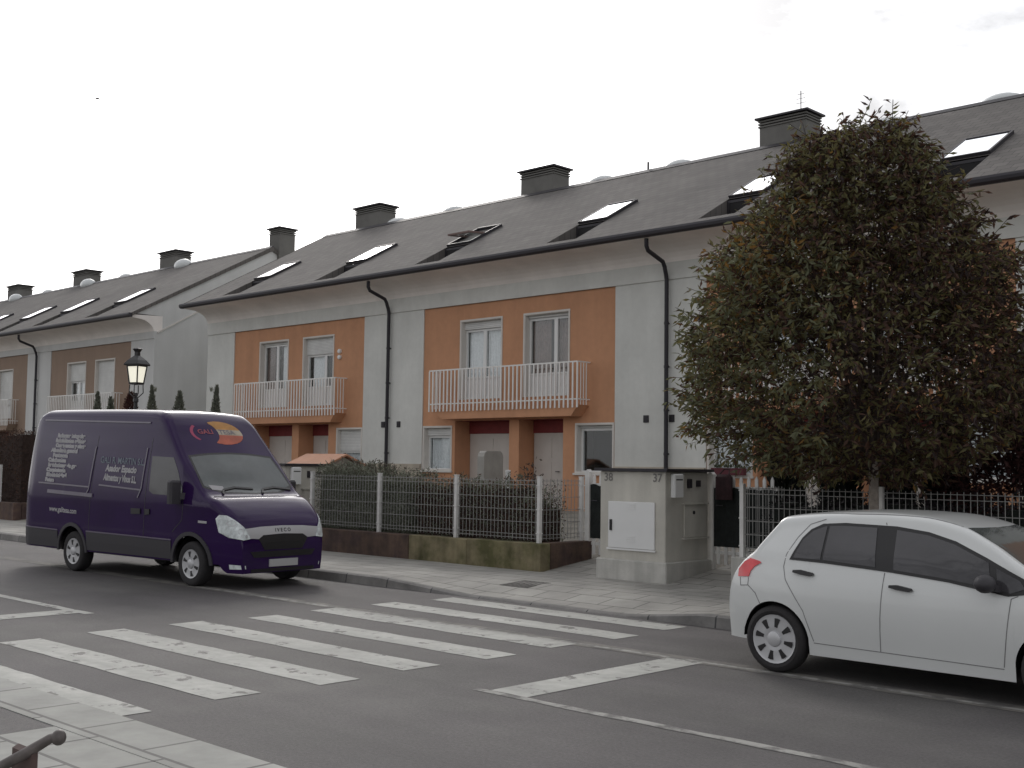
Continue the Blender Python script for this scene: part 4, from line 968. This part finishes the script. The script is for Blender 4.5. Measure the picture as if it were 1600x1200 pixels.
hedge('dark brown hedge behind its wall at the far end of the street',-40,-33.9,14.9,15.9,lambda x:2.62+.12*math.sin(x*2.7)+.3*min(0,(-34.3-x)*-1 if x>-34.3 else 0),.3,HB,8000,.07,HB[0])

hedge('dark purple-black hedge behind the wire fence by the street tree',-9.3,-1.0,15.15,15.85,lambda x:1.50+.06*math.sin(x*3.1),.3,[mat('dark_purple_leaf',(.022,.016,.022),.8,noise=(9,.4)),CF[0]],7000,.06,CF[0],60)

def conifer(x, y, zb, h, r, mats, label, group, n=1500, cone=.7, ls=.09):
    """columnar conifer: short stem and many upswept sprays"""
    t = thing('conifer',label,'conifer',(x,y,zb),group)
    b = MB(); b.tube([(x,y,zb-.05),(x,y,zb+h*.5),(x,y,zb+h*.9)],[.05,.03,.008],6); b.build('trunk',mat('conifer_stem',(.05,.035,.028),.9) if 'conifer_stem' not in bpy.data.materials else bpy.data.materials['conifer_stem'],t)
    m = MB(); ph = R.uniform(0,6); lnx,lny = R.gauss(0,.05),R.gauss(0,.05); cone *= R.uniform(.8,1.3)
    for _ in range(n):
        u = R.random()**.85; a = R.uniform(0,6.283)
        prof = (min(1,u*6+.35))*(1-u)**cone
        rr = r*prof*(1+.14*math.sin(3*a+ph+u*7))*(R.random()**.35)
        p = (x+rr*math.cos(a)+lnx*u*h*.4,y+rr*math.sin(a)+lny*u*h*.4,zb+.1+u*(h-.12))
        leaf(m,p,(.55*math.cos(a)+R.gauss(0,.25),.55*math.sin(a)+R.gauss(0,.25),1.0),ls*R.uniform(.8,1.8)*(.5+.6*prof),ls*.4,R.choice([0,0,1]))
    for k in range(10): leaf(m,(x+R.gauss(0,.02),y+R.gauss(0,.02),zb+h-.16),(R.gauss(0,.15),R.gauss(0,.15),1),.16,.02,1)
    m.build('crown',mats,t,fixn=False)
    return t
tips = [(-32.56,3.86,.40,'first slim conifer from the left behind the van roof'),(-31.5,3.68,.42,'second slim conifer from the left behind the van roof'),(-29.2,3.92,.42,'slim conifer just right of the street lamp, against the blank gable'),(-27.86,3.72,.42,'slim conifer before the pale gable edge, between two others'),(-26.35,3.82,.42,'rightmost slim conifer behind the van, beside the first balcony')]
for x,z,r,lb in tips: conifer(x,16.5,.36,z-.36,r*1.45,CG,lb,'slim conifers behind the van',2600,.9,.11)
conifer(-30.5,16.5,.36,3.42,.46,[RB[1],HB[1]],'reddish-brown conifer directly behind the street lamp post','slim conifers behind the van',2200,.6,.12)
for x,h,r,lb in ((-9.75,2.35,.34,'leftmost dark column conifer under the tree'),(-8.78,2.65,.36,'dark column conifer left of the tree trunk'),(-7.95,2.5,.33,'dark column conifer just right of the tree trunk'),(-7.15,2.7,.40,'dark column conifer furthest right before the maroon shrub')):
    conifer(x,16.5,.36,h,r,CF,lb,'dark column conifers behind the right fence',5200,.42,.10)

def shrub(x,y,zb,h,r,mats,label,name='shrub',n=3500,ls=.1):
    t = thing(name,label,'shrub',(x,y,zb)); b = MB(); m = MB()
    for k in range(9):
        a = R.uniform(0,6.28); q = Vector((x+r*.7*math.cos(a),y+r*.7*math.sin(a),zb+h*R.uniform(.6,.95)))
        b.tube([(x+.05*math.cos(a),y+.05*math.sin(a),zb-.03),(x+r*.3*math.cos(a),y+r*.3*math.sin(a),zb+h*.4),q],[.02,.014,.006],5)
    b.build('stems',mats[0],t)
    cl = [(R.uniform(0,6.28),R.random()**.5*r,R.uniform(.12,1)) for _ in range(60)]
    for _ in range(n):
        a,rr,u = R.choice(cl); rr *= math.sqrt(max(.05,1-((u-.45)/.62)**2))
        p = Vector((x+rr*math.cos(a)+R.gauss(0,.12),y+rr*math.sin(a)+R.gauss(0,.12),max(zb+.03,zb+u*h+R.gauss(0,.12))))
        leaf(m,p,(R.gauss(0,1),R.gauss(0,1),R.gauss(.2,.8)),ls*R.uniform(.7,1.3),ls*.45,R.randrange(len(mats)))
    m.build('foliage',mats,t,fixn=False)
shrub(-6.0,16.4,.36,3.0,1.0,RB,'tall maroon-leaved shrub at the right edge behind the fence',n=11000)
shrub(-14.6,15.75,.3,1.5,.32,[HB[0],HG[2]],'small dark straggly shrub above the hedge end by the picket gate',n=350,ls=.09)
shrub(-24.6,20.6,.8,1.15,.3,[HG[2],HB[1]],'dry brown rose bush in front of the ground-floor window',n=260,ls=.07)

# ------------------------------------------------------------------ street tree
BK = mat('grey_brown_bark',(.27,.235,.205),.95,noise=(14,.3),bump=(40,.8))
LV = [mat('bronze_leaf',(.092,.046,.030),.6,noise=(6,.3)),mat('olive_leaf',(.135,.118,.046),.6,noise=(6,.3)),mat('dark_leaf',(.040,.022,.019),.6,noise=(6,.3)),mat('amber_leaf',(.21,.115,.03),.6,noise=(6,.3)),mat('sage_leaf',(.150,.155,.085),.6,noise=(6,.3))]
for m_ in LV: leafy(m_,.4)
def street_tree(x, y, zb):
    t = thing('street_tree','dense bronze-leaved street tree with slender grey trunk behind the white hatchback','tree',(x,y,zb))
    cx,cy = x-.20,y+.0
    env = [(1.7,.45),(2.0,1.4),(2.4,2.0),(2.9,2.2),(3.5,2.18),(4.1,1.95),(4.6,1.72),(5.05,1.32),(5.5,1.04),(5.95,.82),(6.2,.6),(6.35,.2)]
    rad = lambda z,a: lerp(env,z)*(1+.07*math.sin(3*a+z*1.7)+.06*math.sin(5*a-z*2.1+1))
    b = MB(); b.tube([(x,y,zb-.03),(x+.0,y,1.2),(x-.01,y,1.9),(x-.03,y,2.15)],[.075,.058,.062,.05],10)
    tips_ = []
    limbs = MB()
    for k in range(30):
        a = k*2.399+R.uniform(-.3,.3); zt = R.uniform(2.5,5.9); rr = rad(zt,a)*R.uniform(.45,.85)
        if zt > 5.6: rr *= .7
        end = Vector((cx+rr*math.cos(a),cy+rr*math.sin(a),zt)); st = Vector((x-.02,y,R.uniform(1.75,2.2)))
        mid = st.lerp(end,.45)+Vector((-.12*math.cos(a)*rr,-.12*math.sin(a)*rr,.22*(zt-2)))
        P = [st,st.lerp(mid,.5)+Vector((R.gauss(0,.04),R.gauss(0,.04),.05)),mid,mid.lerp(end,.55)+Vector((R.gauss(0,.06),R.gauss(0,.06),.04)),end]
        limbs.tube(P,[.034,.026,.018,.012,.005],5)
        for _ in range(9):
            u = R.uniform(.35,1); i = min(3,int(u*4)); q = P[i].lerp(P[i+1],u*4-i); a2 = R.uniform(0,6.28)
            e = q+Vector((math.cos(a2),math.sin(a2),R.uniform(-.1,.8)))*R.uniform(.3,.75); limbs.tube([q,q.lerp(e,.5)+Vector((0,0,.04)),e],[.008,.006,.003],4); tips_.append((q,e))
    b.build('trunk',BK,t,smooth=True); limbs.build('limbs',mat('dark_branch_bark',(.06,.042,.036),.95),t)
    m = MB(); cnt = 0
    while cnt < 5000:       # twigs, each carrying a spray of narrow hanging leaves
        z = R.uniform(1.75,6.35); a = R.uniform(0,6.283); rm = rad(z,a)
        f_ = R.random()**.42
        if R.random() > rm/2.2: continue
        if 2.1 < z < 3.5 and f_ < .85 and R.random() < .5: continue
        p = Vector((cx+rm*f_*math.cos(a),cy+rm*f_*math.sin(a),z)); d = Vector((math.cos(a)+R.gauss(0,.5),math.sin(a)+R.gauss(0,.5),R.uniform(-.5,.9))).normalized()
        ln = R.uniform(.22,.48); low = z < 3.2
        # leaf mix by place in the crown: amber patches high on one side, sage at the low outer skirts, bronze elsewhere
        patch = math.sin(a*2+z*1.3)+.6*math.sin(z*3.1+a)
        left = math.cos(a-3.75)
        if left > .5 and 4.2 < z < 5.3 and R.random() < .6: w = (1,2.5,0,2.2,1.5)
        elif f_ > .8 and left > .2 and z < 4.6: w = (1,3,0,.25,3)
        elif f_ > .8 and z > 4.9: w = (2,5,1,.05,1.5)
        elif patch > .5: w = (2,3,2,.12,.3)
        else: w = (3,3.5,2,.08,.2)
        for k in range(11):
            u = (k+R.random())/11; q = p+d*ln*u; dd = (d*.5+Vector((R.gauss(0,.55),R.gauss(0,.55),-.35+R.gauss(0,.45)))).normalized()
            leaf(m,q,dd,R.uniform(.08,.145),R.uniform(.030,.048),R.choices(range(5),w)[0])
        m.cur = 2; m.bar(p,p+d*ln,.005); cnt += 1
    for px_,pz in ((-6.78,6.32),(-7.4,6.3),(-7.65,6.2),(-6.6,6.15),(-7.1,6.3),(-7.85,6.05)):   # upright shoots above the crown
        h = .38 if px_ == -6.78 else R.uniform(.14,.24); m.cur = 2; m.bar((px_,y,pz-.15),(px_+.02,y,pz+h*.9),.007)
        for k in range(9): leaf(m,(px_,y,pz+h*k/9),(R.gauss(0,1),R.gauss(0,.6),.5),.12,.035,R.choice([0,1,4]))
    m.build('crown',LV,t,fixn=False)
street_tree(-7.06,14.12,.14)

# ------------------------------------------------------------------ things in the gardens and on the street
# street lamp with lit lantern
lx,ly = -24.55,13.4
t = thing('street_lamp','black lantern street lamp with lit cream panes rising behind the van','street lamp',(lx,ly,.14))
b = MB(); b.lathe([(.16,.12),(.16,.3),(.11,.36),(.09,.7),(.055,.8),(.045,2.6),(.04,3.2),(.06,3.22),(.06,3.28),(.03,3.32),(.03,3.42)],(lx,ly,0),12); b.build('pole',M['black'],t,smooth=True)
b = MB()
for k in range(4):
    a = math.pi/4+k*math.pi/2; b.tube([(lx+.03*math.cos(a),ly+.03*math.sin(a),3.3),(lx+.16*math.cos(a),ly+.16*math.sin(a),3.42),(lx+.15*math.cos(a),ly+.15*math.sin(a),3.6)],.012,5)
b.build('bracket',M['black'],t)
W4 = lambda r,z:[(lx+r*math.cos(math.pi/4+k*math.pi/2+.35),ly+r*math.sin(math.pi/4+k*math.pi/2+.35),z) for k in range(4)]
b = MB(); A,Z = W4(.155,3.64),W4(.215,4.03)
for p,q in zip(A,Z): b.bar(p,q,.03)
for P in (A,Z):
    for k in range(4): b.bar(P[k],P[(k+1)%4],.032)
b.add(W4(.165,3.61)+W4(.165,3.645),[(3,2,1,0),(4,5,6,7),(0,1,5,4),(1,2,6,5),(2,3,7,6),(3,0,4,7)])
lan = b.build('lantern',M['black'],t)
b = MB(); b.add(W4(.147,3.65)+W4(.207,4.02),[(0,1,5,4),(1,2,6,5),(2,3,7,6),(3,0,4,7)]); b.build('pane',mat('lit_opal_glass',(.75,.73,.62),.3,emit=((1,.96,.80),.62)),lan)
b = MB(); n = 4
b.add(W4(.285,4.04)+W4(.29,4.07)+W4(.21,4.16)+W4(.12,4.23)+W4(.065,4.27)+W4(.06,4.35)+W4(.11,4.42)+W4(.07,4.44),[(i*4+k,i*4+(k+1)%4,(i+1)*4+(k+1)%4,(i+1)*4+k) for i in range(7) for k in range(4)]+[(3,2,1,0),(28,29,30,31)]); b.build('hood',M['black'],lan)

# toy house with orange roof in the garden
t = thing('playhouse','small toy house with pale orange roof beside the half hidden kiosk','playhouse',(-22.8,17.4,.45))
b = MB(); b.prism([(17.05,.45),(18.05,.45),(18.05,1.84),(17.55,2.04),(17.05,1.84)],'x',-23.6,-22.25); b.build('walls',mat('beige_plastic',(.36,.31,.27),.6,noise=(3,.08)),t)
b = MB()
for s in (1,-1):
    yy = lambda v: 17.55+s*v
    b.prism([(yy(0),2.07),(yy(.66),1.80),(yy(.66),1.84),(yy(0),2.115)],'x',-23.72,-22.12)
b.build('roof',mat('faded_orange_plastic',(.50,.25,.15),.6,noise=(2,.1)),t)
b = MB(); b.box(-22.249,-22.235,17.35,17.75,.7,1.5); b.build('door',M['redwall'],t)

# padded board standing by the porch
t = thing('folded_table','pale grey folded table tennis board standing in front of the porch','folded table',(-17.75,18.3,.6))
co,si = math.cos(math.radians(105)),math.sin(math.radians(105))
def rot(u,v,z): return (-17.98+u*co-v*si, 18.0+u*si+v*co, z)
prof = [(0,.75),(.85,.75),(.85,2.08),(.81,2.16),(.73,2.2),(.12,2.2),(.04,2.16),(0,2.08)]
b = MB(); n = len(prof); b.add([rot(u,v,z) for v in (0,.16) for u,z in prof],[tuple(range(n)),tuple(range(2*n-1,n-1,-1))]+[(i,n+i,n+(i+1)%n,(i+1)%n) for i in range(n)]); b.build('board',mat('pale_grey_board',(.34,.325,.30),.75,noise=(2.5,.15)),t)
b = MB()
for u in (.12,.73):
    b.bar(rot(u,-.2,.62),rot(u,.36,.62),.05); b.bar(rot(u,.08,.62),rot(u,.08,.76),.04)
b.build('stand',M['darkmetal'],t)
b = MB(); b.lathe([(.055,.62),(.055,1.74),(.06,1.75),(.06,1.79),(.01,1.80)],(-17.26,18.0,0),12); tag(b.build('garden_post',M['white'],None,smooth=True),'short white round post beside the folded grey board','post')
# bag hung over the right-hand gate
b = MB(); b.bbox(-10.58,-10.28,15.74,15.86,1.40,1.80,.045); b.tube([(-10.52,15.8,1.79),(-10.48,15.88,1.88),(-10.38,15.88,1.88),(-10.34,15.8,1.79)],.012,6)
tag(b.build('hanging_bag',mat('dark_red_fabric',(.03,.012,.014),.9,noise=(9,.4)),None,smooth=True),'dark red-black bag hanging at the top of the gate right of the kiosk','bag')
# handrail in the near corner
t = thing('handrail','dark metal handrail with a rounded knob at the bottom left corner','handrail',(-4.46,2.08,0))
e = Vector((-4.41,2.13,.845)); d = Vector((-4.57,1.99,.725))-e; p2 = e+d*2.2
b = MB(); b.tube([e,e+d*.12+Vector((0,0,.004)),e+d*.5,e+d*1.2,p2],[.015,.019,.022,.022,.022],10); b.build('rail',mat('brown_black_iron',(.11,.095,.09),.5,metal=.3,noise=(20,.3)),t,smooth=True)
b = MB(); b.ball(e+Vector((.004,.004,-.006)),(.029,.029,.030),14,8); b.build('knob',bpy.data.materials['brown_black_iron'],t,smooth=True)
b = MB()
q = e+d*.42; b.prism([(q.y-.012,.0),(q.y+.012,.0),(q.y+.012,q.z-.008),(q.y-.012,q.z-.02)],'x',q.x-.16,q.x+.012); b.build('support_plate',mat('rusty_plate',(.085,.055,.05),.8,noise=(12,.3)),t)
q = e+d*2.0; b = MB(); b.tube([(q.x,q.y,0),(q.x,q.y,q.z)],.012,8); b.build('post',bpy.data.materials['brown_black_iron'],t)
# bird far up
bo = Vector((-56.06,27.88,20.24)); K = .5
t = thing('bird','tiny grey bird gliding high in the white sky','bird',bo)
V = lambda x_,y_,z_: bo+Vector((x_,y_,z_))*K
b = MB(); b.ball(bo,(.24*K,.10*K,.09*K),10,6); b.ball(V(.22,0,.03),(.08*K,.06*K,.06*K),8,5); b.add([V(*v) for v in ((-.18,-.03,.01),(-.36,-.06,0),(-.36,.06,0),(-.18,.03,.01),(-.2,0,.03))],[(0,1,2,3),(0,4,1),(4,3,2),(4,2,1)])
b.build('body',mat('grey_plumage',(.12,.12,.125),.8),t,smooth=True)
for s in (-1,1):
    b = MB(); P = [(.12,.05,.02),(-.10,.05,.02),(-.16,.22,.05),(-.14,.42,.0),(-.04,.42,.01),(.08,.22,.06)]
    b.add([V(x_,s*y_,z_) for x_,y_,z_ in P]+[V(x_,s*y_,z_-.03) for x_,y_,z_ in P],[(0,1,2,5),(5,2,3,4),(6,11,8,7),(11,10,9,8)]+[(i,(i+1)%6,6+(i+1)%6,6+i) for i in range(6)]); b.build('wing',bpy.data.materials['grey_plumage'],t)
